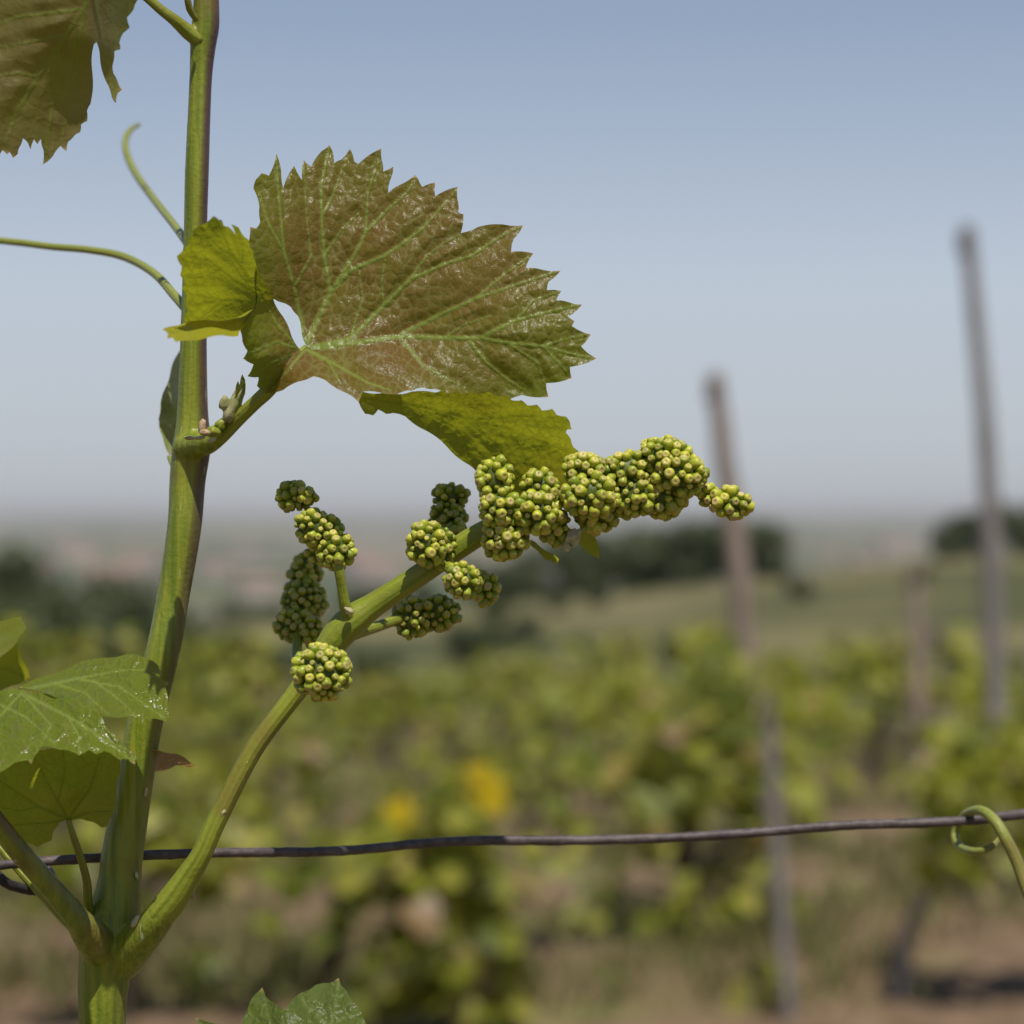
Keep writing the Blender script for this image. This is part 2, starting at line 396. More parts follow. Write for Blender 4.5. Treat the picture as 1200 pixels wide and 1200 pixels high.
def build_ground():
    # one sheet, fine near the camera, reaching to the horizon
    ys = np.concatenate([np.linspace(-60, 0, 8), np.linspace(1, 40, 79), np.geomspace(41, 26000, 130)])
    t = np.linspace(-1, 1, 121)
    V = []; 
    for y in ys:
        half = 14 + max(y, 0) * 0.75 + (60 if y < 0 else 0)
        for u in t:
            x = half * (0.35 * u + 0.65 * u ** 3)
            z = float(ground_z(x, y))
            if 0 < y < 45: z += 0.035 * noise.noise(Vector((x * 1.3, y * 1.3, 0))) + 0.012 * noise.noise(Vector((x * 6, y * 6, 3)))
            V.append((x, y, z))
    n = len(t); Fc = []
    for i in range(len(ys) - 1):
        for k in range(n - 1):
            a = i * n + k; Fc.append((a, a + 1, a + n + 1, a + n))
    me = mesh_np('ground', V, Fc)
    m, nt, ns, ls = new_mat('ground_soil_and_fields'); b = NB(nt)
    g = b.n('ShaderNodeNewGeometry'); pos = g.outputs['Position']
    sx = b.n('ShaderNodeSeparateXYZ'); ls.new(pos, sx.inputs[0])
    y = sx.outputs[1]
    n1 = b.noise(pos, 0.9, 6); n2 = b.noise(pos, 7, 5); n3 = b.noise(pos, 0.09, 5)
    soil = b.mix(b.rng(n2.outputs['Fac'], 0.3, 0.7), (0.105, 0.068, 0.040), (0.205, 0.138, 0.085))
    grass = b.mix(b.rng(n2.outputs['Fac'], 0.3, 0.7), (0.085, 0.095, 0.028), (0.185, 0.165, 0.062))
    near = b.mix(b.rng(n1.outputs['Fac'], 0.50, 0.62), soil, grass)
    mead = b.mix(b.rng(n3.outputs['Fac'], 0.35, 0.65), (0.062, 0.066, 0.028), (0.175, 0.145, 0.070))
    mead = b.mix(b.rng(b.noise(pos, 0.6, 4).outputs['Fac'], 0.4, 0.7, 0, 0.6), mead, (0.075, 0.085, 0.03))
    c = b.mix(b.rng(y, 16, 34), near, mead)
    mp = b.n('ShaderNodeMapping'); mp.inputs['Scale'].default_value = (1.0, 0.35, 1); ls.new(pos, mp.inputs['Vector'])
    vo = b.voro(mp.outputs[0], 0.011, 'F1')
    cr = b.n('ShaderNodeValToRGB'); cr.color_ramp.interpolation = 'CONSTANT'
    for p, cc in ((0.22, (0.050, 0.065, 0.025)), (0.40, (0.130, 0.115, 0.080)), (0.55, (0.10, 0.105, 0.045)), (0.70, (0.185, 0.160, 0.125)), (0.84, (0.055, 0.07, 0.03))):
        e = cr.color_ramp.elements.new(p); e.color = (*cc, 1)
    cr.color_ramp.elements[0].color = (0.15, 0.13, 0.07, 1)
    sc = b.n('ShaderNodeSeparateColor'); ls.new(vo.outputs['Color'], sc.inputs[0]); ls.new(sc.outputs[0], cr.inputs[0])
    c = b.mix(b.rng(y, 190, 330), c, cr.outputs[0])
    bp = b.n('ShaderNodeBump'); bp.inputs['Strength'].default_value = 0.6; bp.inputs['Distance'].default_value = 0.04
    ls.new(n2.outputs['Fac'], bp.inputs['Height'])
    pr = b.n('ShaderNodeBsdfPrincipled'); ls.new(c, pr.inputs['Base Color']); pr.inputs['Roughness'].default_value = 0.95
    pr.inputs['Specular IOR Level'].default_value = 0.1
    ls.new(bp.outputs[0], pr.inputs['Normal'])
    o = b.n('ShaderNodeOutputMaterial'); ls.new(pr.outputs[0], o.inputs['Surface'])
    tag(link('ground', me, m), kind='structure')
build_ground()

# the air: one closed box round camera and scene
def build_haze():
    x0, x1, y0, y1, z0, z1 = -24000, 24000, -400, 27000, -49, 9.0
    V = [(x0, y0, z0), (x1, y0, z0), (x1, y1, z0), (x0, y1, z0), (x0, y0, z1), (x1, y0, z1), (x1, y1, z1), (x0, y1, z1)]
    Fc = [(3, 2, 1, 0), (4, 5, 6, 7), (0, 1, 5, 4), (1, 2, 6, 5), (2, 3, 7, 6), (3, 0, 4, 7)]
    me = mesh_np('haze', V, Fc, smooth=False)
    m, nt, ns, ls = new_mat('haze_air'); b = NB(nt)
    v = b.n('ShaderNodeVolumePrincipled')
    v.inputs['Color'].default_value = (0.66, 0.66, 0.70, 1); v.inputs['Density'].default_value = 1.3e-4; v.inputs['Anisotropy'].default_value = 0.0
    o = b.n('ShaderNodeOutputMaterial'); ls.new(v.outputs[0], o.inputs['Volume'])
    tag(link('haze', me, m), kind='stuff')
build_haze()

# ------------------------------------------------------------------ background vineyard
def leaf_card(rng, c, size, nrm, up):
    """small lobed leaf, folded along its midrib; 8 outer points"""
    n = nrm.normalized(); u = (up - n * up.dot(n))
    if u.length < 1e-3: u = Vector((1, 0, 0)) - n * n.x
    u.normalize(); w = n.cross(u)
    out = [(0, -0.28), (0.42, -0.42), (0.55, 0.05), (0.36, 0.18), (0.40, 0.46), (0.0, 0.72), (-0.40, 0.46), (-0.36, 0.18), (-0.55, 0.05), (-0.42, -0.42)]
    V = [c]
    f = rng.uniform(-0.35, 0.15)
    for a, b2 in out:
        a *= rng.uniform(0.88, 1.12); b2 *= rng.uniform(0.9, 1.1)
        V.append(c + (w * a + u * b2 + n * (abs(a) * f - (b2 * b2) * 0.22)) * size)
    k = len(out)
    return V, [(0, i + 1, (i + 1) % k + 1) for i in range(k)]

def make_vine(seed, height, spread, n_leaf, label, cat, group, tall_shoot=None, droop=0.14):
    rng = random.Random(seed)
    root = thing('grapevine', (0, 0, 0), label, cat, group)
    hh = rng.uniform(0.34, 0.46)
    lx = rng.uniform(-0.12, 0.12)
    mb = MB()
    pts = [(0, 0, -0.1, 0.046), (lx * 0.5, 0.01, hh * 0.35, 0.039), (lx * 1.4, -0.015, hh * 0.72, 0.035), (lx, 0, hh, 0.040)]
    mb.add(*tube_geo(pts, 10, 0.03, rough=0.35, seed=seed))
    mb.build('trunk', M_BARK, root)
    heads = []
    for sgn in (-1, 1):
        a = MB()
        ex = lx + sgn * spread * rng.uniform(0.55, 0.95)
        pts = [(lx, 0, hh - 0.015, 0.022), (lx + sgn * spread * 0.3, 0.02, hh + 0.05, 0.017), (ex, rng.uniform(-0.04, 0.04), hh + rng.uniform(0.02, 0.09), 0.012)]
        a.add(*tube_geo(pts, 8, 0.03, rough=0.3, seed=seed + 3)); a.build('arm', M_BARK, root)
        heads.append((lx, ex))
    fol = MB()
    ns = rng.randint(6, 8)
    shoots = []
    for i in range(ns):
        x = lx + spread * (-0.9 + 1.8 * (i + rng.uniform(0.2, 0.8)) / ns)
        top = height * rng.uniform(0.72, 1.0)
        if tall_shoot and i == ns // 2: top = tall_shoot
        tx = x + rng.uniform(-0.13, 0.13); ty = rng.uniform(-0.2, 0.2)
        pts = [(x, 0, hh + 0.03, 0.006), ((x + tx) / 2, ty * 0.4, (hh + top) / 2, 0.005), (tx, ty, top, 0.002)]
        sh = MB(); sh.add(*tube_geo(pts, 5, 0.08)); sh.build('shoot', M_SHOOT, root)
        shoots.append(pts)
    for i in range(n_leaf):
        pts = rng.choice(shoots)
        t = rng.random() ** 0.85
        a, b2 = (Vector(pts[0][:3]), Vector(pts[1][:3])) if t < 0.5 else (Vector(pts[1][:3]), Vector(pts[2][:3]))
        c = a.lerp(b2, (t * 2) % 1.0)
        ang = rng.uniform(0, 2 * math.pi); rad = rng.uniform(0.03, 0.16) * (1.25 - 0.6 * t)
        c = c + Vector((math.cos(ang) * rad, math.sin(ang) * rad, rng.uniform(-0.08, 0.05)))
        if rng.random() < droop: c.z = max(0.12, c.z - rng.uniform(0.05, 0.25 if droop < 0.3 else 0.5))
        nrm = Vector((math.cos(ang) * 0.6 + rng.uniform(-0.4, 0.4), math.sin(ang) * 0.6 + rng.uniform(-0.4, 0.4), rng.uniform(0.1, 1.2)))
        up = Vector((math.cos(ang), math.sin(ang), rng.uniform(-0.9, 0.1)))
        fol.add(*leaf_card(rng, c, rng.uniform(0.07, 0.125) * (1.1 - 0.35 * t), nrm, up))
    fol.build('foliage', M_VINE, root, smooth=False)
    return root

def place(o, x, y, rz=0.0, s=1.0):
    o.location = (x, y, float(ground_z(x, y)) - 0.01); o.rotation_euler = (0, 0, rz); o.scale = (s, s, s)

GV = 'grapevines planted in rows behind the shoot'
protos = []
for i, (h, sp, nl) in enumerate([(0.86, 0.46, 105), (0.80, 0.40, 75), (0.92, 0.50, 180), (0.88, 0.42, 85), (0.76, 0.46, 90), (0.98, 0.36, 80)]):
    protos.append(make_vine(20 + i, h, sp, nl, '', 'grapevine', GV))
used = [False] * len(protos)
def put_vine(i, x, y, rz, s, label):
    if used[i]: o = copy_tree(protos[i])
    else: o = protos[i]; used[i] = True
    place(o, x, y, rz, s)
    o['label'] = label
    return o

ORD = ['nearest', 'second', 'third', 'fourth', 'fifth', 'sixth', 'seventh', 'eighth', 'ninth', 'tenth', 'eleventh']
NTH = ['leftmost', 'second from left', 'third from left', 'fourth from left', 'fifth from left', 'sixth from left', 'seventh from left', 'eighth from left', 'ninth from left', 'tenth from left', 'eleventh from left', 'twelfth from left', 'thirteenth from left', 'fourteenth from left']
rng = random.Random(5)
def px_x(px, y): return (px - 600) / F * y

# nearest row, placed as in the photograph
front = [(130, 6.9, 4, 0.3, 0.86, 'blurred grapevine behind the thick green shoot at the left, in the nearest row'),
         (378, 7.3, 1, 0.0, 0.95, 'blurred grapevine with thin dark upright trunk, below the wire beside the flower stalk'),
         ]
for px, y, i, rz, s, lab in front:
    put_vine(i, px_x(px, y), y, rz, s, lab)
row_y = [9.0, 11.2, 13.4, 15.8, 18.6, 22.0]
for r, y in enumerate(row_y):
    half = 0.2 * y + 0.5
    step = 0.98 if r < 5 else 1.15
    x = -half + rng.uniform(-0.2, 0.2); k = 0
    while x < half:
        if rng.random() > 0.05:
            yy = y + rng.uniform(-0.18, 0.18)
            put_vine(rng.randrange(6), x + rng.uniform(-0.12, 0.12), yy, rng.choice([0, math.pi]) + rng.uniform(-0.25, 0.25), rng.choice([0.68, 0.78, 0.85, 0.9, 0.96, 1.02, 1.12]),
                     'blurred yellow-green grapevine in the %s row back, %s in that row' % (ORD[r + 1], NTH[min(k, 13)]))
            k += 1
        x += step * rng.uniform(0.88, 1.12)

# a taller vine whose shoot rises beside the leaning stake
tall = make_vine(77, 0.95, 0.46, 230, 'tall leafy grapevine reaching up left of the leaning pinkish stake', 'grapevine', GV, tall_shoot=1.08, droop=0.5)
place(tall, px_x(822, 8.2), 8.2, 0.2, 1.0)
# old vine with a bent bare trunk at the lower right
def bent_vine():
    y = 7.2
    root = thing('grapevine', (px_x(1062, y), y, 0), 'old grapevine with a bent bare grey trunk at the lower right', 'grapevine', GV)
    mb = MB()
    rows = [(1050, 1235), (1056, 1140), (1066, 1085), (1090, 1045), (1130, 1022), (1180, 1012)]
    pts = []
    for q, (px, py) in enumerate(rows):
        p = P(px, py, y); pts.append((p.x, p.y, p.z, 0.026 - 0.003 * q))
    mb.add(*tube_geo(pts, 10, 0.02, rough=0.3, seed=4)); mb.build('trunk', M_POST_GREY, root)
    rg = random.Random(9); fol = MB()
    for i in range(130):
        c = P(rg.uniform(1085, 1260), rg.uniform(850, 1020), y + rg.uniform(-0.25, 0.25))
        a = rg.uniform(0, 6.28)
        fol.add(*leaf_card(rg, c, rg.uniform(0.07, 0.11), Vector((math.cos(a) * 0.6, math.sin(a) * 0.6, rg.uniform(0.1, 1))), Vector((math.cos(a), math.sin(a), -0.5))))
    fol.build('foliage', M_VINE, root, smooth=False)
bent_vine()

# the two yellowed leaves belong to the dense vine of the nearest row
dense = make_vine(91, 0.86, 0.17, 250, 'dense dark green grapevine with two yellow leaves in the nearest row', 'grapevine', GV, droop=0.6)
place(dense, px_x(545, 6.7), 6.7, 0.1, 0.92)
for (px, py, s) in ((466, 948, 0.075), (572, 928, 0.095), (560, 905, 0.06)):
    c = P(px, py, 6.45); V, Fc = leaf_card(random.Random(px), c, s, Vector((0.1, -0.8, 0.6)), Vector((0.3, 0, -1)))
    y_leaf = MB(); y_leaf.add(V, Fc); o = y_leaf.build('yellow_leaf', M_YELLOW, dense, smooth=False); o['label'] = 'yellowed vine leaf'

# low suckers on the soil
def sucker(px, py, y, n, w, label):
    c0 = P(px, py, y); gz = float(ground_z(c0.x, y))
    root = thing('vine_sucker', (c0.x, y, gz), label, 'young vine'); rg = random.Random(px)
    st = MB(); st.add(*tube_geo([(c0.x, y, gz - 0.03, 0.006), (c0.x + 0.01, y, c0.z, 0.004)], 6, 0.03)); st.build('stem', M_SHOOT, root)
    f = MB()
    for i in range(n):
        a = rg.uniform(0, 6.28)
        f.add(*leaf_card(rg, c0 + Vector((rg.gauss(0, w), rg.gauss(0, w), rg.gauss(0, w * 1.3))), rg.uniform(0.05, 0.09), Vector((math.cos(a) * 0.6, -0.6, rg.uniform(0.2, 1))), Vector((math.cos(a), 0, -0.6))))
    f.build('foliage', M_VINE, root, smooth=False)
sucker(888, 1168, 7.1, 14, 0.035, 'small bright green sucker low on the soil beside the thin pale stake')
sucker(800, 1092, 8.1, 12, 0.05, 'small yellow-green sucker on bare soil left of the leaning stake')
sucker(225, 1145, 7.2, 10, 0.035, 'small green sucker on pale soil beneath the foreground stalk')
sucker(700, 1070, 8.4, 12, 0.06, 'low green sucker on reddish soil right of the dense vine')

# dry grass and weeds between the rows
def build_grass():
    rg = random.Random(3); mb = MB()
    for i in range(5200):
        y = rg.uniform(7.0, 24); x = rg.uniform(-0.23, 0.23) * y
        if noise.noise(Vector((x * 0.9, y * 0.9, 1.7))) < -0.12: continue
        z = float(ground_z(x, y)) - 0.01
        for q in range(4):
            a = rg.uniform(0, 6.28); h = rg.uniform(0.05, 0.17); w = rg.uniform(0.004, 0.010)
            bx = x + rg.gauss(0, 0.04); by = y + rg.gauss(0, 0.04)
            dx, dy = math.cos(a), math.sin(a)
            ln = rg.uniform(0.2, 0.8) * h
            mb.add([(bx - dy * w, by + dx * w, z), (bx + dy * w, by - dx * w, z), (bx + dx * ln * 0.4 + dy * w * 0.6, by + dy * ln * 0.4 - dx * w * 0.6, z + h * 0.65), (bx + dx * ln, by + dy * ln, z + h)], [(0, 1, 2), (0, 2, 3)])
    tag(mb.build('grass', M_GRASS, None, smooth=False), 'dry grass and weeds between the vine rows', 'grass', kind='stuff')
build_grass()

# stakes
def stake(rows, y, mat, label, seed, tip=None):
    """rows px, py, radius px (top to bottom)"""
    pts = []
    for px, py, r in rows:
        p = P(px, py, y); pts.append((p.x, p.y, p.z, r / F * y))
    gz = float(ground_z(pts[-1][0], y))
    base = (pts[-1][0] + 0.0, y, gz - 0.15, pts[-1][3]); pts.append(base)
    root = thing('vineyard_stake', (base[0], y, gz), label, 'stake', 'wooden stakes in the vine rows')
    mb = MB(); mb.add(*tube_geo(pts[::-1], 12, 0.04, rough=0.12, seed=seed)); mb.build('pole', mat, root)
    # end grain, a cap of darker split wood
    t = pts[0]
    cp = MB(); cp.add(*tube_geo([(t[0] - 0.004, t[1], t[2] - 0.10, t[3] * 1.06), (t[0], t[1], t[2] - 0.03, t[3] * 1.09), (t[0] + 0.002, t[1], t[2] + 0.012, t[3] * 0.8)], 10, 0.02, rough=0.25, seed=seed + 1)); cp.build('split_top', M_BARK, root)
    # wire staple collar where the wire is tied
    return root
stake([(838, 440, 10), (848, 530, 11.5), (859, 610, 13), (868, 700, 13), (878, 820, 12.5), (892, 1050, 12.5)], 9.7, M_POST, 'leaning brown wooden stake behind the tip of the flower cluster', 1)
stake([(899, 815, 8), (906, 930, 8.5), (924, 1190, 9)], 6.95, M_POST_GREY, 'thin pale grey stake standing low in front of the leaning stake', 6)
stake([(1133, 268, 8.5), (1146, 400, 9.5), (1157, 540, 11), (1163, 680, 12), (1166, 800, 11.5), (1172, 950, 12), (1176, 1060, 12)], 9.6, M_POST_GREY, 'tallest dark grey wooden stake standing at the right', 2)
stake([(1072, 668, 8), (1075, 760, 8.5), (1078, 900, 9)], 14.2, M_POST, 'short pale stake among the vines, left of the tallest stake', 3)
stake([(1096, 735, 8), (1098, 900, 8)], 19.0, M_POST_GREY, 'small far grey stake just right of the short pale stake', 4)
stake([(775, 830, 8), (778, 930, 8)], 16.0, M_POST_GREY, 'small low grey stake among vines left of the leaning stake', 5)

# trellis wires of the rows behind
def row_wire(y, z, label):
    mb = MB()
    pts = [(-0.32 * y, y, z + float(ground_z(0, y)), 0.002), (0, y, z - 0.03 + float(ground_z(0, y)), 0.002), (0.32 * y, y, z + float(ground_z(0, y)), 0.002)]
    mb.add(*tube_geo(pts, 6, 0.2)); tag(mb.build('trellis_wire', M_WIRE, None), label, 'wire', 'trellis wires')
row_wire(7.9, 0.72, 'thin blurred trellis wire running through the near vines behind the main wire')
row_wire(9.05, 0.62, 'thin blurred trellis wire through the second row of vines')

# trees and shrubs of the middle distance
def make_tree(seed, h, w, n, trunk_h):
    rg = random.Random(seed)
    root = thing('dark_tree', (0, 0, 0), '', 'tree')
    mb = MB(); mb.add(*tube_geo([(0, 0, -0.2, 0.09), (0.05, 0, h * 0.4, 0.07), (-0.05, 0, h * 0.8, 0.02)], 8, 0.1, rough=0.2)); 
    for k in range(5):
        a = rg.uniform(0, 6.28); zz = h * rg.uniform(0.2, 0.5)
        mb.add(*tube_geo([(0, 0, zz, 0.04), (math.cos(a) * w * 0.25, math.sin(a) * w * 0.25, zz + h * 0.15, 0.03), (math.cos(a) * w * 0.42, math.sin(a) * w * 0.42, zz + h * 0.22, 0.01)], 6, 0.1))
    mb.build('trunk', M_BARK, root)
    cl = [(rg.uniform(-0.38, 0.38) * w, rg.uniform(-0.38, 0.38) * w, rg.uniform(trunk_h, h * 0.86), rg.uniform(0.16, 0.27) * w) for _ in range(16)]
    f = MB()
    for i in range(n):
        cx, cy, cz, r = rg.choice(cl)
        v = Vector((rg.gauss(0, 1), rg.gauss(0, 1), rg.gauss(0, 0.8))).normalized() * r * rg.uniform(0.55, 1.05)
        c = Vector((cx, cy, max(cz + v.z, 0.05))) + Vector((v.x, v.y, 0))
        f.add(*leaf_card(rg, c, rg.uniform(0.12, 0.24), v + Vector((0, 0, 0.3)), Vector((rg.uniform(-1, 1), rg.uniform(-1, 1), -0.4))))
    f.build('crown', M_TREE, root, smooth=False)
    return root
tp = [make_tree(1, 2.5, 3.0, 1300, 0.15), make_tree(2, 3.2, 3.9, 1700, 0.2), make_tree(3, 2.1, 3.3, 1200, 0.1)]
tused = [False] * 3
def put_tree(i, px, d, s, label, group, sink=0.0):
    o = copy_tree(tp[i]) if tused[i] else tp[i]; tused[i] = True
    x = px_x(px, d); o.location = (x, d, float(ground_z(x, d)) - sink); o.rotation_euler = (0, 0, px * 0.37); o.scale = (s, s, s)
    o['label'] = label; o['group'] = group
GL = 'dark shrubs at the left beyond the vines'; GR = 'dark trees on the far slope'
W = ['leftmost', 'second', 'third', 'fourth', 'fifth', 'sixth', 'seventh', 'eighth']
WL = W + ['lower leftmost', 'lower second', 'lower third', 'lower fourth']
for k, (px, d, i, s) in enumerate([(-40, 44, 1, 0.74), (-5, 36, 2, 0.72), (18, 46, 0, 0.78), (66, 43, 2, 0.82), (95, 37, 0, 0.5), (118, 46, 1, 0.58), (165, 45, 2, 0.62), (185, 40, 2, 0.4)] + [(-15, 25, 1, 0.42), (48, 26, 2, 0.52), (105, 27, 0, 0.42), (150, 29, 2, 0.4)]):
    put_tree(i, px, d, s, 'dark green shrub behind the shoot, %s from left in the left clump' % WL[k], GL)
for k, (px, d, i, s) in enumerate([(575, 106, 2, 0.9), (635, 110, 0, 1.0), (680, 106, 1, 0.85), (728, 109, 2, 1.15), (765, 111, 1, 0.9), (812, 109, 1, 0.93), (855, 108, 2, 1.2), (888, 110, 0, 0.95)]):
    put_tree(i, px, d, s, 'dark tree on the slope behind the flower tip, %s from left there' % W[k], GR)
for k, (px, d, i, s) in enumerate([(1108, 112, 0, 0.7), (1145, 112, 1, 0.62), (1190, 110, 1, 0.7), (1235, 112, 1, 0.7)]):
    put_tree(i, px, d, s, 'dark tree behind the tallest stake, %s from left in that clump' % W[k], GR)
for k, (px, d, i, s) in enumerate([(985, 150, 2, 0.8), (430, 130, 0, 1.0), (480, 160, 2, 1.1), (280, 210, 1, 1.1), (330, 240, 1, 1.2), (225, 180, 2, 1.0)]):
    put_tree(i, px, d, s, 'lone small dark bush on the hazy ground, %s of the scattered bushes' % W[k], 'scattered bushes in the middle distance')

rgb = random.Random(31)
bl = []
for k in range(34):
    d = rgb.uniform(36, 120); bl.append((rgb.uniform(200, 1230), d, rgb.randrange(3), rgb.uniform(0.18, 0.4)))
bl.sort()
for k, (px, d, i, s) in enumerate(bl):
    put_tree(i, px, d, s, 'low olive bush on the meadow beyond the vines, number %d from the left' % (k + 1), 'low bushes on the meadow')

# the hazy town on the plain
M_WALL = simple_mat('plaster_wall', (0.34, 0.27, 0.22), (0.46, 0.38, 0.33), 0.4, 0.9, 0.1, 0.01)
M_ROOF = simple_mat('tile_roof', (0.22, 0.13, 0.095), (0.30, 0.19, 0.14), 0.8, 0.9, 0.3, 0.05)
M_PANE = simple_mat('dark_window', (0.03, 0.035, 0.04), (0.05, 0.055, 0.06), 1, 0.2, 0.0, 0.01)
def make_house(w, d, h, rh):
    root = thing('house', (0, 0, 0), '', 'house', 'hazy houses on the plain')
    mb = MB(); x, y = w / 2, d / 2
    mb.add([(-x, -y, -1), (x, -y, -1), (x, y, -1), (-x, y, -1), (-x, -y, h), (x, -y, h), (x, y, h), (-x, y, h), (-x, 0, h + rh), (x, 0, h + rh)],
           [(0, 1, 5, 4), (1, 2, 6, 9, 5), (2, 3, 7, 6), (3, 0, 4, 8, 7), (3, 2, 1, 0)])
    mb.build('wall', M_WALL, root, smooth=False)
    r = MB(); e = 0.5; t = 0.25
    for sg in (-1, 1):
        a = [(-x - e, sg * (y + e), h - rh * e / y), (x + e, sg * (y + e), h - rh * e / y), (x + e, 0, h + rh), (-x - e, 0, h + rh)]
        bb = [(p[0], p[1], p[2] + t) for p in a]
        r.add(a + bb, [(0, 1, 2, 3), (4, 5, 6, 7), (0, 1, 5, 4), (1, 2, 6, 5), (2, 3, 7, 6), (3, 0, 4, 7)])
    r.build('roof', M_ROOF, root, smooth=False)
    for k in range(3):
        for q in range(max(1, int(h // 3))):
            wx = -x + w * (k + 0.5) / 3; wz = 1.0 + q * 3
            f = MB(); f.add([(wx - .6, -y - .03, wz), (wx + .6, -y - .03, wz), (wx + .6, -y - .03, wz + 1.5), (wx - .6, -y - .03, wz + 1.5)], [(0, 1, 2, 3)])
            f.build('window', M_PANE, root, smooth=False)
    return root
hp = [make_house(16, 10, 6, 2.5), make_house(24, 12, 9, 3), make_house(12, 9, 3.5, 2)]
hus = [False] * 3
rg = random.Random(12)
spots = [(40, 1500), (95, 2100), (130, 1350), (168, 1700), (255, 1600), (290, 2300), (300, 1250), (420, 1900), (438, 1450), (470, 2600), (520, 2300), (955, 1500), (975, 2100), (1010, 1700), (1045, 2300), (70, 2900), (145, 3000), (215, 2700), (365, 2800), (930, 2700)]
spots.sort()
NUMW = ['leftmost', 'second', 'third', 'fourth', 'fifth', 'sixth', 'seventh', 'eighth', 'ninth', 'tenth', 'eleventh', 'twelfth', 'thirteenth', 'fourteenth', 'fifteenth', 'sixteenth', 'seventeenth', 'eighteenth', 'nineteenth', 'rightmost']
for k, (px, d) in enumerate(spots):
    i = rg.randrange(3)
    o = copy_tree(hp[i]) if hus[i] else hp[i]; hus[i] = True
    x = px_x(px, d); o.location = (x, d, float(ground_z(x, d))); o.rotation_euler = (0, 0, rg.uniform(-0.6, 0.6)); s = rg.uniform(0.9, 1.3); o.scale = (s, s, s)
    o['label'] = 'tiny hazy house on the far plain, %s of the far houses counted from the left' % NUMW[k]

# ------------------------------------------------------------------ leaf sheets
def inside(poly, pts):
    x, y = pts[:, 0], pts[:, 1]; c = np.zeros(len(pts), bool); n = len(poly)
    for i in range(n):
        x1, y1 = poly[i]; x2, y2 = poly[(i + 1) % n]
        cond = (y1 > y) != (y2 > y)
        with np.errstate(divide='ignore', invalid='ignore'):
            xi = (x2 - x1) * (y - y1) / (y2 - y1 + 1e-12) + x1
        c ^= cond & (x < xi)
    return c

def seg_dist(pts, a, b):
    a = np.array(a, float); b = np.array(b, float); ab = b - a
    t = np.clip(((pts - a) @ ab) / (ab @ ab + 1e-9), 0, 1)
    return np.linalg.norm(pts - (a + t[:, None] * ab), axis=1), t

def tps(ctrl):
    c = np.array(ctrl, float); X = c[:, :2] / 100; n = len(c)
    def U(r): return np.where(r > 1e-9, r * r * np.log(r + 1e-12), 0)
    K = U(np.linalg.norm(X[:, None] - X[None], axis=2)) + np.eye(n) * 0.002
    Pm = np.hstack([np.ones((n, 1)), X])
    A = np.block([[K, Pm], [Pm.T, np.zeros((3, 3))]])
    w = np.linalg.solve(A, np.concatenate([c[:, 2], np.zeros(3)]))
    def f(pts):
        Y = np.asarray(pts, float) / 100
        return U(np.linalg.norm(Y[:, None] - X[None], axis=2)) @ w[:n] + w[n] + Y @ w[n + 1:]
    return f

def smooth_poly(poly, step):
    out = []
    n = len(poly)
    for i in range(n):
        a = np.array(poly[i], float); b = np.array(poly[(i + 1) % n], float)
        k = max(1, int(round(np.linalg.norm(b - a) / step)))
        nrm = np.array([-(b - a)[1], (b - a)[0]])
        for q in range(k):
            t = q / k
            out.append(a + (b - a) * t + nrm * 0.05 * math.sin(math.pi * t) * (1 if (i % 2) else -1))
    return np.array(out)

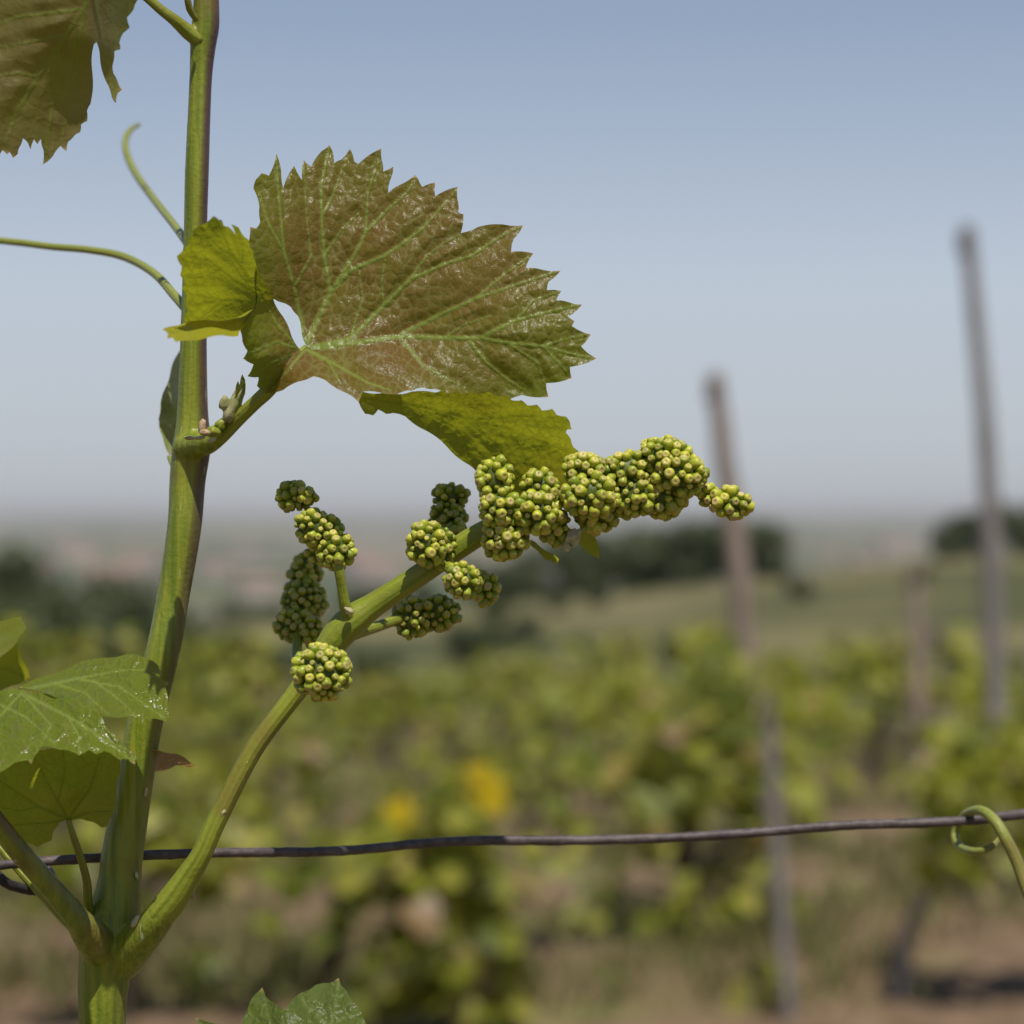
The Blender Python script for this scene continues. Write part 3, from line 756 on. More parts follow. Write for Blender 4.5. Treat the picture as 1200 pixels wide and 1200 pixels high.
def region(poly, depth, veins=(), step=3.2, bulge=0.5, vein_lift=0.18, bronze=0.0, tips=True, wob=0.25, seed=0, d=D0, bronze_fn=None, cells=0, puff=0.4):
    """one part of a blade: outline in photo pixels, depth control points (px, py, mm), veins (polyline, width px)"""
    rg = np.random.RandomState(seed + 1)
    ol = smooth_poly(poly, step)
    x0, y0 = ol.min(0); x1, y1 = ol.max(0)
    gx, gy = np.meshgrid(np.arange(x0, x1, step), np.arange(y0, y1, step * 0.87))
    gx[1::2] += step / 2
    g = np.stack([gx.ravel(), gy.ravel()], 1) + rg.uniform(-0.2, 0.2, (gx.size, 2)) * step
    g = g[inside(ol, g)]
    dm = np.full(len(g), 1e9)
    for i in range(len(ol)):
        dd, _ = seg_dist(g, ol[i], ol[(i + 1) % len(ol)]); dm = np.minimum(dm, dd)
    g = g[dm > 0.62 * step]
    allp = [Vector(p) for p in np.vstack([ol, g])]
    n = len(ol)
    r = delaunay_2d_cdt(allp, [(i, (i + 1) % n) for i in range(n)], [], 1, 1e-4)
    V2 = np.array([(v.x, v.y) for v in r[0]]); Fc = [tuple(f) for f in r[2]]
    vm = np.zeros(len(V2)); vd = np.full(len(V2), 60.0)
    for line, w in veins:
        m = len(line) - 1
        for i in range(m):
            dd, t = seg_dist(V2, line[i], line[i + 1])
            ww = w * (1 - 0.72 * (i + t) / m)
            vm = np.maximum(vm, np.clip(1.25 - dd / np.maximum(ww, 0.8), 0, 1)); vd = np.minimum(vd, dd)
    tp_ = np.zeros(len(V2))
    if tips:
        q = len(poly)
        for i in range(q):
            a = np.array(poly[i - 1], float) - poly[i]; b = np.array(poly[(i + 1) % q], float) - poly[i]
            la, lb = np.linalg.norm(a), np.linalg.norm(b)
            if min(la, lb) < 3: continue
            ang = math.degrees(math.acos(np.clip(a @ b / la / lb, -1, 1)))
            mid = np.array([np.array(poly[i], float) + (a / la + b / lb) * 1.5])
            if ang < 100 and inside(np.array(poly, float), mid)[0]:
                dd = np.linalg.norm(V2 - np.array(poly[i], float), axis=1)
                tp_ = np.maximum(tp_, np.clip(1.2 - dd / 5.0, 0, 1))
    dz = tps(depth)(V2)
    if veins:
        bl = np.clip(vd / 16.0, 0, 1); bl = bl * bl * (3 - 2 * bl)
        dz = dz - bulge * bl - vein_lift * vm
    wb = np.array([noise.noise(Vector((p[0] / 22, p[1] / 22, seed * 3.1))) + 0.22 * noise.noise(Vector((p[0] / 9, p[1] / 9, seed))) for p in V2])
    dz = dz + wob * wb
    nt_ = np.zeros(len(V2))
    if cells:
        # areoles: the blade bulges between its veinlets, which run along the borders of the cells
        gx, gy = np.meshgrid(np.arange(x0 - 40, x1 + 40, cells), np.arange(y0 - 40, y1 + 40, cells * 0.87))
        gx[1::2] += cells / 2
        sd_ = np.stack([gx.ravel(), gy.ravel()], 1) + rg.uniform(-0.42, 0.42, (gx.size, 2)) * cells
        wp = np.array([(noise.noise(Vector((p[0] / 8, p[1] / 8, 7.7 + seed))), noise.noise(Vector((p[0] / 8, p[1] / 8, 31.3 + seed)))) for p in V2])
        Q = V2 + wp * cells * 0.22
        ed = np.empty(len(V2))
        for a in range(0, len(V2), 2000):
            D2 = np.sqrt(((Q[a:a + 2000, None] - sd_[None]) ** 2).sum(2)); D2.partition(1, axis=1)
            ed[a:a + 2000] = (D2[:, 1] - D2[:, 0]) / 2
        var = np.clip(0.75 + 0.6 * np.array([noise.noise(Vector((p[0] / 60, p[1] / 60, 3 + seed))) for p in V2]), 0.25, 1)
        nt_ = np.clip(1.1 - ed / 1.6, 0, 1) * var
        e_ = np.clip(ed / (cells * 0.36), 0, 1); e_ = e_ * (2 - e_)
        dz = dz - puff * e_ * var
    V3 = [P(p[0], p[1], d + z / 1000) for p, z in zip(V2, dz)]
    bz = np.full(len(V2), float(bronze)) if bronze_fn is None else bronze_fn(V2)
    C = np.stack([vm, tp_, bz, nt_], 1)
    return V3, Fc, C, V2 / 100.0

def sheet(name, regs, mat, parent):
    mb = MB()
    for r in regs: mb.add(*r)
    return mb.build(name, mat, parent)

# ------------------------------------------------------------------ the shoot in focus
vine = thing('vine_shoot', P(122, 1300, D0), 'sharp green vine shoot with curled bronze leaf and flower bud clusters', 'vine shoot')

# main stem: px, py, depth mm, radius px
stem_rows = [(118, 1420, 14, 32), (120, 1290, 12, 29), (120, 1200, 10, 27.5), (122, 1150, 10, 30), (128, 1110, 10, 33), (134, 1078, 10, 31), (141, 1030, 10, 25.5), (144, 1000, 10, 24.5),
             (160, 905, 10, 21.5), (171, 843, 10, 21), (192, 760, 10, 20), (203, 700, 11, 19.2), (216, 620, 11, 20), (220, 565, 12, 21), (224, 530, 12, 22.5), (226, 512, 12, 21.5),
             (226, 480, 12, 18), (227, 395, 12, 15.5), (229, 280, 13, 13.8), (231, 200, 13, 14), (235, 100, 14, 13.2), (238, 55, 14, 15), (241, 30, 14, 16.3), (242, 0, 14, 15), (243, -60, 15, 13.5), (246, -220, 16, 12)]
collars = [[(142, 1126, 10, 25), (153, 1113, 7, 24), (170, 1095, 3.6, 20.8), (187, 1075, 1.1, 17.9), (193, 1068, 0.7, 15.6)],
           [(122, 1118, 9, 24), (110, 1102, 4, 21.5), (96, 1084, 0, 17.3), (86, 1072, -1.4, 13)],
           [(216, 526, 11, 17), (230, 521, 8, 15.5), (244, 518.5, 4.8, 13.2), (256, 512.5, 3.1, 10.6), (260, 509, 2.8, 8)],
           [(239, 52, 14, 11), (230, 44, 13, 9.8), (220, 37, 11.9, 8.6), (214, 32, 11, 6)],
           [(128, 1110, 10, 14), (114, 1098, 10, 10), (107, 1084, 8.8, 7.6), (104, 1070, 7, 5)]]
def fused(name, tubes, mat, parent, voxel):
    """tubes grown together at the nodes: voxel-remeshed, colours and uv taken back from the nearest source point"""
    from mathutils.kdtree import KDTree
    g = MB()
    for q, t in enumerate(tubes): g.add(t[0], t[1], t[2] if q == 0 else [(c[0], c[1], 0.2) for c in t[2]], t[3])
    me = mesh_np(name, g.V, g.F)
    o = bpy.data.objects.new('tmp', me); COL.objects.link(o)
    md = o.modifiers.new('r', 'REMESH'); md.mode = 'VOXEL'; md.voxel_size = voxel; md.use_smooth_shade = True
    sm = o.modifiers.new('s', 'SMOOTH'); sm.factor = 0.5; sm.iterations = 7
    dg = bpy.context.evaluated_depsgraph_get(); ev = o.evaluated_get(dg); m2 = ev.to_mesh()
    V = [v.co.copy() for v in m2.vertices]; Fc = [tuple(p.vertices) for p in m2.polygons]
    ev.to_mesh_clear(); bpy.data.objects.remove(o); bpy.data.meshes.remove(me)
    kd = KDTree(len(g.V))
    for i, v in enumerate(g.V): kd.insert(v, i)
    kd.balance()
    C = []; U = []
    for v in V:
        hits = kd.find_n(v, 4); i0 = hits[0][1]
        ws = [1 / (h[2] + 1e-5) for h in hits]; W_ = sum(ws)
        C.append([sum(w * g.C[h[1]][q] for w, h in zip(ws, hits)) / W_ for q in range(3)])
        us = [g.U[h[1]] for h in hits]; u0 = us[0][0]
        ok = all(abs(u[0] - u0) < 0.3 and abs(u[1] - us[0][1]) < 0.01 for u in us)
        U.append([sum(w * u[q] for w, u in zip(ws, us)) / W_ for q in range(2)] if ok else us[0])
    return link(name, mesh_np(name, V, Fc, True, np.array(U), np.array(C)), mat, parent)
stem = fused('stem', [tube_geo(px_tube(stem_rows), 56, 0.0012, ridge=0.030)] + [tube_geo(px_tube(c), 32, 0.0008, ridge=0.015) for c in collars], M_STEM, vine, 0.00036)
# old wood below, down to the soil
pa = P(118, 1410, D0 + 0.014)
gz = float(ground_z(pa.x, pa.y))
mb = MB(); mb.add(*tube_geo([(pa.x - 0.03, pa.y + 0.03, gz - 0.1, 0.035), (pa.x + 0.05, pa.y + 0.04, 0.5, 0.028), (pa.x - 0.03, pa.y + 0.02, 0.95, 0.024), (pa.x - 0.012, pa.y + 0.005, pa.z - 0.03, 0.016), (pa.x, pa.y, pa.z + 0.006, 0.0072)], 12, 0.01, rough=0.3, seed=8)); mb.build('old_trunk', M_BARK, vine)

def petiole(name, rows, parent=vine, mat=M_PED, seg=16, d=D0):
    m_ = MB(); m_.add(*tube_geo(px_tube(rows, d), seg, 0.001, ridge=0.02)); return m_.build(name, mat, parent)

# ---- main leaf
blade = [(357, 402), (353, 385), (349, 370), (341, 360), (332, 355), (322, 351), (308, 348), (296, 332), (291, 310), (290, 288), (293, 266), (300, 268), (305, 260), (304, 242), (297, 221), (300, 210), (306, 203), (315, 206),
         (324, 180), (330, 210), (332, 220), (345, 194), (354, 211), (356, 188), (365, 195), (377, 177), (386, 170), (391, 183), (392, 191), (400, 187), (410, 174), (415, 189), (420, 192), (447, 174), (448, 190), (449, 201),
         (461, 195), (457, 212), (455, 226), (472, 215), (486, 205), (491, 212), (495, 219), (510, 214), (510, 230), (536, 219), (537, 238), (537, 249), (543, 251), (540, 273), (560, 266), (590, 263), (613, 264),
         (602, 280), (599, 295), (625, 297), (616, 314), (635, 316), (657, 317), (643, 330), (641, 340), (658, 341), (652, 352), (666, 354), (682, 357), (666, 371), (673, 376), (670, 382), (692, 392), (681, 406), (699, 420),
         (668, 430), (670, 443), (640, 449), (643, 465), (612, 463), (590, 472), (565, 474), (535, 470), (524, 461), (510, 456), (495, 454), (482, 458), (455, 448), (425, 436), (395, 422), (372, 414)]
bveins = [([(357, 402), (352, 372), (345, 337), (333, 295), (330, 262), (327, 232), (324, 184)], 2.89),
          ([(360, 402), (372, 375), (387, 343), (380, 300), (377, 255), (377, 215), (386, 174)], 3.85),
          ([(387, 343), (402, 320), (420, 290), (428, 272), (431, 225), (447, 177)], 2.89),
          ([(428, 272), (455, 245), (478, 225), (486, 208)], 2.31),
          ([(387, 343), (412, 316), (450, 300), (470, 287), (495, 268), (520, 240), (535, 222)], 3.28),
          ([(360, 408), (410, 397), (450, 358), (480, 328), (520, 310), (552, 300), (590, 275), (611, 265)], 3.65),
          ([(470, 392), (520, 367), (557, 350), (595, 337), (632, 325), (655, 318)], 2.89),
          ([(360, 410), (405, 403), (470, 394), (520, 396), (560, 396), (595, 402), (637, 406), (670, 415), (697, 420)], 4.04),
          ([(565, 396), (580, 387), (605, 375), (637, 367), (680, 357)], 3.08),
          ([(470, 396), (495, 427), (520, 442), (545, 455)], 2.31), ([(550, 400), (570, 425), (595, 445), (615, 458)], 2.31), ([(637, 406), (655, 425), (667, 440)], 1.92),
          ([(480, 328), (500, 300), (520, 285), (538, 275)], 1.83), ([(450, 358), (447, 330), (452, 300)], 1.53), ([(557, 350), (590, 322), (622, 300)], 1.83), ([(605, 375), (625, 352), (655, 342)], 1.73),
          ([(345, 337), (365, 300), (360, 260), (356, 192)], 1.83), ([(333, 295), (315, 262), (304, 225)], 1.83), ([(377, 255), (392, 225), (409, 177)], 1.83), ([(380, 300), (400, 270), (420, 250)], 1.53), ([(637, 406), (660, 398), (688, 392)], 1.73),
          ([(520, 396), (545, 380), (575, 370)], 1.44), ([(410, 397), (425, 350), (420, 310)], 1.53), ([(595, 402), (630, 425), (642, 460)], 1.64)]
def bl_bronze(v):
    x, y = v[:, 0], v[:, 1]
    e = 0.92 - 0.35 * sstep(425, 470, y) - 0.6 * sstep(500, 670, x) * sstep(270, 400, y) - 0.5 * (1 - sstep(300, 350, x)) - 0.35 * (1 - sstep(170, 240, y))
    return np.clip(e, 0.15, 1)
A = region(blade, [(357, 405, 0), (350, 365, 2), (325, 343, -2), (297, 272, -6), (300, 215, -1), (324, 182, 3), (386, 172, 9), (447, 176, 9), (380, 300, 4), (486, 206, 8), (536, 221, 7), (450, 300, 3.5), (612, 264, 5), (560, 340, 1), (657, 317, 2), (682, 357, 0),
                    (699, 420, -2), (600, 400, -3), (480, 395, 2), (643, 465, -3), (575, 466, -2.5), (500, 456, -6), (440, 442, -6), (400, 425, -3), (430, 350, 2.5)], bveins, step=1.8, bulge=0.7, vein_lift=0.24, wob=0.4, seed=1, bronze_fn=bl_bronze, cells=13.5, puff=0.25)
# brown saddle running forward into the lower lobe
sad = [(352, 408), (372, 408), (395, 415), (425, 429), (455, 441), (482, 457), (465, 462), (445, 460), (425, 459), (420, 471), (407, 461), (382, 446), (367, 441), (350, 447), (332, 457), (312, 461), (318, 440), (332, 418)]
B_ = region(sad, [(352, 406, 0), (372, 412, -1), (425, 434, -6), (482, 457, -9), (450, 458, -12), (420, 468, -14), (385, 444, -12), (365, 441, -10), (332, 457, -7), (312, 461, -4), (332, 425, -5), (400, 438, -11)],
            [([(360, 410), (395, 428), (430, 448), (460, 458)], 2.6), ([(357, 410), (340, 430), (325, 450)], 2.2), ([(380, 418), (392, 436), (400, 450)], 1.4)], step=1.8, bulge=0.6, wob=0.4, cells=10, puff=0.35, seed=2, bronze=0.9)
# lower-left green lobe and its fold
lobD = [(352, 410), (341, 392), (331, 370), (320, 350), (308, 328), (300, 310), (299, 340), (298, 362), (281, 386), (284, 400), (290, 411), (285, 420), (297, 427), (290, 441), (303, 442), (301, 452), (312, 461), (325, 452), (338, 430)]
D_ = region(lobD, [(352, 410, 0), (330, 368, -4), (300, 310, -18), (298, 362, -12), (281, 386, -17), (285, 420, -14), (290, 441, -10), (312, 461, -4), (325, 420, -9)],
            [([(352, 410), (325, 400), (290, 415)], 2.2), ([(352, 410), (325, 380), (305, 345)], 2.2), ([(345, 415), (318, 425), (296, 440)], 1.8)], step=1.8, bulge=0.6, wob=0.4, cells=10, puff=0.35, seed=3, bronze_fn=lambda v: np.clip((v[:, 0] - 300) / 30, 0, 1) * 0.8)
LEAF_C = 'curled bronze vine leaf with toothed edge'
leaf_main = sheet('leaf', [A, B_, D_], M_LEAF_BRONZE, vine); leaf_main['label'] = LEAF_C
lobE = [(250, 253), (257, 258), (259, 257), (262, 264), (268, 266), (276, 275), (271, 263), (280, 267), (287, 278), (292, 282), (293, 290), (297, 296), (299, 306), (301, 325), (302, 348), (298, 362), (281, 371), (255, 376), (217, 378), (217, 370), (221, 363), (217, 355), (219, 345), (214, 338), (216, 328), (211, 322), (213, 312), (207, 300), (214, 294), (222, 286), (220, 281), (226, 275), (226, 270), (240, 262)]
E_ = region(lobE, [(250, 253, -38), (270, 268, -34), (299, 306, -20), (301, 335, -14), (298, 362, -12), (217, 378, -19), (207, 300, -36), (255, 320, -27), (281, 371, -14)],
            [([(299, 345), (275, 330), (245, 305), (212, 300)], 2.2), ([(290, 325), (270, 295), (252, 256)], 2.2), ([(296, 355), (260, 352), (222, 345)], 2.0), ([(272, 300), (255, 290), (235, 268)], 1.6), ([(283, 310), (285, 295), (278, 270)], 1.4), ([(258, 316), (240, 325), (217, 326)], 1.5), ([(262, 352), (245, 366), (232, 376)], 1.4)], step=1.7, bulge=0.35, vein_lift=0.1, wob=0.35, cells=11, puff=0.16, seed=4, bronze=0.15)
lobF = [(217, 378), (255, 376), (281, 371), (298, 362), (290, 377), (281, 388), (279, 394), (262, 393), (242, 396), (220, 399), (206, 401), (203, 396), (196, 397), (197, 391), (190, 386), (203, 382)]
F_ = region(lobF, [(217, 378, -20), (298, 362, -12), (281, 390, -22), (242, 396, -41), (206, 400, -44), (190, 386, -38)], [([(290, 372), (250, 384), (195, 390)], 1.6)], step=2.4, bulge=0.3, wob=0.4, seed=5, bronze=0.1)
lobC = [(420, 470), (425, 459), (445, 461), (465, 462), (482, 459), (510, 460), (518, 457), (524, 461), (534, 458), (541, 461), (553, 458), (560, 462), (572, 459), (580, 464), (592, 463), (600, 469), (611, 469), (618, 475), (629, 474), (635, 481), (647, 479), (652, 486), (663, 488), (668, 495), (670, 503), (665, 503), (663, 507), (669, 515), (672, 524), (681, 533), (690, 552), (675, 580), (640, 598), (605, 592), (580, 573), (560, 555), (550, 545),
        (525, 525), (500, 505), (475, 488), (460, 484), (452, 485), (443, 480), (437, 487), (428, 485)]
C_ = region(lobC, [(425, 460, -13), (482, 458, -11), (540, 464, -10), (600, 470, -9.5), (668, 497, -8), (690, 552, 3), (640, 598, 8), (560, 555, 1), (500, 505, -5), (430, 485, -11), (600, 520, -2)],
            [([(430, 468), (480, 474), (540, 488), (600, 505), (665, 530)], 1.8), ([(540, 488), (580, 520), (610, 560)], 1.4), ([(480, 474), (530, 500), (570, 540)], 1.4), ([(560, 492), (610, 488), (650, 490)], 1.2)], step=1.9, bulge=0.35, vein_lift=0.1, wob=0.4, cells=11.5, puff=0.14, seed=6, bronze_fn=lambda v: 0.25 + 0.45 * sstep(520, 570, v[:, 1]) * 1.0)
M_LEAF_RIM = leaf_material('yellow_leaf_rim', (0.30, 0.30, 0.014), (0.25, 0.22, 0.04), (0.22, 0.24, 0.02), (0.6, 0.55, 0.02), tmix=0.4, rough=0.5, cell=6.5, net=0.2, bump=0.12, spec=0.2)
fold = sheet('leaf_fold', [E_], M_LEAF_UNDER, leaf_main)
rim = sheet('leaf_fold', [F_], M_LEAF_RIM, leaf_main)
fold2 = sheet('leaf_fold', [C_], M_LEAF_UNDER, leaf_main)
petiole('petiole', [(224, 522, 10, 15), (240, 520, 6, 14), (257, 512, 3, 10), (280, 490, 0, 8.6), (300, 471, -2, 8.2), (314, 458, -3.5, 8.6), (330, 440, -4, 7), (346, 420, -2, 5), (358, 407, 0.5, 3.5)], leaf_main)

# ---- upper-left leaf
ul = [(-60, -40), (-20, -60), (60, -70), (150, -40), (165, -12), (160, 2), (157, 10), (149, 20), (152, 32), (145, 38), (140, 50), (141, 58), (134, 60), (132, 76), (133, 86), (139, 99), (143, 105), (138, 109), (136, 121), (131, 114), (124, 95), (117, 66), (113, 49), (110, 52), (108, 82), (106, 122), (102, 130), (102, 142),
      (95, 146), (94, 155), (88, 158), (80, 166), (78, 177), (71, 171), (62, 183), (50, 193), (51, 176), (48, 163), (44, 169), (40, 163), (36, 175), (33, 168), (27, 162), (22, 174), (21, 180), (15, 185), (11, 178), (8, 181), (3, 176), (-10, 190), (-20, 178), (-45, 190), (-70, 150), (-75, 60)]
ulv = [([(105, -30), (100, 10), (70, 50), (45, 90), (20, 130), (5, 172)], 3.45), ([(100, 10), (60, 15), (20, 20), (-30, 40)], 2.53), ([(78, 40), (40, 48), (0, 55)], 2.07), ([(70, 50), (65, 100), (52, 185)], 2.76), ([(97, 20), (88, 80), (72, 165)], 2.53), ([(110, -20), (118, 40), (134, 112)], 2.53), ([(45, 90), (20, 85), (-20, 92)], 1.84)]
U_ = region(ul, [(105, -30, 6), (-60, -40, 16), (-70, 150, 2), (3, 176, 4), (50, 190, 8), (100, 140, 14), (108, 80, 14), (115, 50, 10), (136, 118, 18), (143, 105, 22), (160, 0, 26), (140, 40, 22), (60, 60, 4), (20, 100, 3)], ulv, step=2.2, bulge=0.5, wob=0.4, seed=7,
            bronze_fn=lambda v: 0.85 - 0.5 * sstep(118, 140, v[:, 0]))  # sunlit look of the right strip painted as less bronze
M_LEAF_UL = leaf_material('olive_bronze_leaf', (0.125, 0.140, 0.022), (0.135, 0.100, 0.038), (0.155, 0.20, 0.03), (0.50, 0.48, 0.035), tmix=0.45, rough=0.45, cell=6.5, net=0.16, bump=0.16, spec=0.28, netcol=(0.16, 0.14, 0.06))
lu = sheet('leaf', [U_], M_LEAF_UL, vine); lu['label'] = 'brown-olive leaf cut off by the top left corner'
petiole('petiole', [(236, 48, 13, 10), (221, 38, 12, 9), (205, 24, 10, 7), (188, 11, 9, 5.8), (165, -8, 8, 5.2), (130, -26, 6, 5), (104, -30, 5, 4)], lu)
petiole('bud_stalk', [(230, 24, 8, 3), (222, 10, 6, 4.2), (219, -6, 5, 3.6), (213, -30, 4, 2.4)], vine)

# ---- lower-left leaves
G_ = region([(22, 806), (60, 790), (90, 777), (120, 771), (150, 766), (165, 769), (178, 774), (186, 781), (190, 790), (181, 789), (191, 797), (198, 801), (194, 806), (197, 820), (198, 838), (194, 846), (180, 842), (165, 842), (150, 840), (122, 839), (100, 826), (60, 815)],
            [(22, 806, -8), (90, 777, 0), (150, 766, -1), (190, 790, -8), (198, 838, -16), (150, 840, -20), (122, 839, -20), (60, 815, -13), (130, 800, -9)],
            [([(30, 808), (90, 795), (140, 805), (195, 842)], 2.4), ([(90, 795), (140, 786), (180, 784)], 1.6), ([(110, 798), (140, 820), (160, 840)], 1.6), ([(60, 800), (100, 812), (125, 836)], 1.6)], step=2.0, bulge=0.8, wob=0.6, vein_lift=0.3, seed=8, bronze=0.2)
H_ = region([(-70, 830), (-40, 812), (0, 810), (25, 807), (60, 813), (95, 822), (113, 832), (120, 842), (128, 857), (140, 868), (150, 878), (160, 887), (158, 896), (150, 890), (140, 890), (134, 886), (122, 880), (112, 884), (104, 879), (92, 885), (78, 879), (62, 876), (48, 875), (42, 884), (37, 895), (33, 891), (15, 895), (0, 905), (-20, 900), (-45, 912), (-75, 880)],
            [(-70, 830, -4), (0, 810, -7), (60, 813, -12), (113, 832, -20), (160, 892, -28), (104, 880, -28), (48, 876, -27), (0, 903, -30), (-70, 890, -26), (40, 845, -19)],
            [([(25, 812), (60, 850), (38, 892)], 2.0), ([(0, 826), (30, 840), (65, 872)], 1.8), ([(25, 812), (80, 840), (120, 865), (156, 892)], 2.4), ([(25, 812), (-10, 850), (-30, 900)], 2.0), ([(80, 840), (92, 862), (92, 882)], 1.5)], step=2.0, bulge=0.8, wob=0.6, vein_lift=0.3, seed=9, bronze_fn=lambda v: 0.1 + 0.5 * (np.array([noise.noise(Vector((p[0] / 12, p[1] / 8, 4))) for p in v]) > 0.35))
lg = sheet('leaf', [G_, H_], M_LEAF_TOP, vine); lg['label'] = 'glossy green two-lobed leaf in front of the lower stem'
I_ = region([(-40, 930), (-20, 905), (0, 890), (30, 880), (70, 874), (110, 872), (139, 882), (141, 905), (136, 930), (132, 955), (126, 968), (119, 970), (108, 963), (97, 960), (86, 961), (78, 961), (70, 964), (63, 973), (61, 984), (52, 988), (45, 993), (38, 989), (25, 989), (10, 985), (0, 979), (-20, 985), (-45, 970)],
            [(80, 960, 0), (139, 885, -4), (60, 874, -10), (-20, 905, -12), (45, 992, 2), (-40, 970, 0), (128, 968, 0), (70, 920, 2)],
            [([(80, 960), (60, 925), (40, 885)], 2.6), ([(80, 960), (45, 945), (0, 915), (-30, 905)], 2.4), ([(80, 960), (105, 925), (118, 885)], 2.4), ([(82, 960), (105, 952), (132, 950)], 2.0), ([(78, 961), (50, 965), (-10, 968)], 2.2), ([(68, 940), (76, 905), (74, 880)], 1.6), ([(45, 945), (25, 950), (-10, 945)], 1.4)], step=2.0, bulge=-0.5, wob=0.4, vein_lift=0.1, seed=10, bronze=0.35)
li = sheet('leaf', [I_], M_LEAF_SHADE, vine); li['label'] = 'shaded leaf seen from below with dark radiating veins'
petiole('petiole', [(80, 960, -0.6, 3.2), (86, 980, 0, 4), (96, 1010, 2, 4.6), (102, 1035, 4, 5), (103, 1060, 6, 6), (106, 1082, 9, 7)], li)
petiole('petiole', [(97, 1085, 0.5, 14.5), (90, 1076, -1, 14.8), (70, 1052, -3, 13.5), (40, 1018, -6, 13), (8, 980, -10, 12.5), (-25, 930, -14, 11), (-30, 870, -12, 7), (15, 815, -6, 3)], lg, M_STEM)
J_ = region([(-40, 720), (-10, 728), (10, 725), (25, 722), (31, 734), (27, 742), (20, 752), (8, 764), (-5, 774), (-40, 790)], [(-40, 720, 40), (25, 722, 46), (31, 734, 44), (0, 770, 36), (-40, 790, 34)], [([(-20, 760), (5, 748), (28, 734)], 2)], step=3.2, seed=11, bronze=0.1)
J2 = region([(-40, 790), (-5, 774), (8, 764), (19, 753), (25, 770), (35, 794), (30, 797), (18, 803), (0, 810), (-40, 815)], [(-40, 790, 34), (-5, 774, 36), (19, 753, 40), (35, 794, 50), (0, 810, 50), (-40, 815, 48)], [([(-10, 780), (10, 785), (32, 795)], 1.8)], step=3.2, seed=12, bronze=0.2)
lj = sheet('leaf', [J_, J2], M_LEAF_UNDER, vine); lj['label'] = 'small yellow-green leaf tip at the left edge'
petiole('petiole', [(-20, 775, 35, 3), (-40, 850, 30, 4), (-20, 960, 20, 5), (60, 1060, 14, 6), (112, 1110, 11, 8)], lj)
# ---- bottom leaf
L_ = region([(283, 1202), (286, 1190), (292, 1176), (300, 1164), (307, 1157), (311, 1167), (320, 1175), (332, 1184), (340, 1175), (352, 1164), (370, 1154), (385, 1152), (391, 1150), (397, 1146), (400, 1155), (408, 1165), (416, 1176), (425, 1190), (432, 1204), (440, 1240), (420, 1290), (350, 1310), (290, 1280), (277, 1240)],
            [(283, 1202, -14), (307, 1157, -6), (332, 1184, -16), (397, 1147, -4), (430, 1200, -14), (350, 1300, -20), (360, 1200, -18)],
            [([(350, 1300), (385, 1220), (392, 1185), (397, 1150)], 2.6), ([(345, 1290), (318, 1210), (307, 1160)], 2.4), ([(388, 1200), (410, 1190), (420, 1186)], 1.6), ([(388, 1205), (365, 1185), (352, 1168)], 1.6), ([(318, 1210), (300, 1200), (290, 1185)], 1.4)], step=3.0, bulge=0.9, wob=0.6, seed=13, bronze=0.0)
L2 = region([(229, 1193), (240, 1196), (258, 1200), (275, 1204), (290, 1225), (285, 1250), (255, 1235), (238, 1210)], [(229, 1193, -22), (275, 1204, -20), (285, 1250, -20), (240, 1210, -22)], [([(280, 1235), (250, 1210), (231, 1195)], 1.8)], step=3.0, seed=14)
M_LEAF_LOW = leaf_material('low_leaf', (0.075, 0.105, 0.015), (0.12, 0.12, 0.03), (0.15, 0.19, 0.05), (0.30, 0.36, 0.02), tmix=0.38, rough=0.4, cell=7, net=0.2, bump=0.5)
ll = sheet('leaf', [L_, L2], M_LEAF_LOW, vine); ll['label'] = 'dark green leaf tips at the bottom edge'
petiole('petiole', [(350, 1300, -20, 3.5), (300, 1330, -14, 5), (210, 1350, 0, 6), (130, 1390, 12, 8)], ll)

# ---- narrow pale leaf behind the stem, dry scale, node details
N_ = region([(214, 402), (206, 418), (200, 435), (193, 456), (188, 474), (186, 490), (188, 506), (192, 518), (199, 534), (206, 530), (212, 500), (216, 460)], [(214, 402, 50), (186, 490, 42), (199, 534, 30), (214, 460, 48), (200, 470, 38)], [([(200, 532), (196, 490), (205, 440), (213, 404)], 2)], step=3, seed=15, bronze=0.0)
M_LEAF_PALE = leaf_material('pale_leaf_back', (0.17, 0.21, 0.055), (0.2, 0.2, 0.1), (0.25, 0.28, 0.12), (0.40, 0.44, 0.12), tmix=0.4, rough=0.4, cell=6, net=0.1, bump=0.2)
ln = sheet('stipule', [N_], M_LEAF_PALE, vine); ln['label'] = 'narrow pale leaf half hidden behind the stem'
petiole('stalk', [(198, 536, 28, 2.5), (204, 548, 20, 3), (214, 556, 14, 4)], ln)
Q_ = region([(178, 878), (190, 881), (205, 883), (218, 889), (229, 897), (220, 899), (206, 897), (192, 903), (180, 905)], [(178, 890, 22), (229, 897, 28), (205, 890, 20)], [([(180, 892), (228, 897)], 1.5)], step=2.6, seed=16, bronze=1.0)
M_DRYLEAF = leaf_material('dry_leaf', (0.28, 0.19, 0.07), (0.24, 0.13, 0.07), (0.20, 0.12, 0.06), (0.45, 0.28, 0.06), tmix=0.4, rough=0.5, cell=6, net=0.1, bump=0.3)
sheet('dry_stipule', [Q_], M_DRYLEAF, vine)

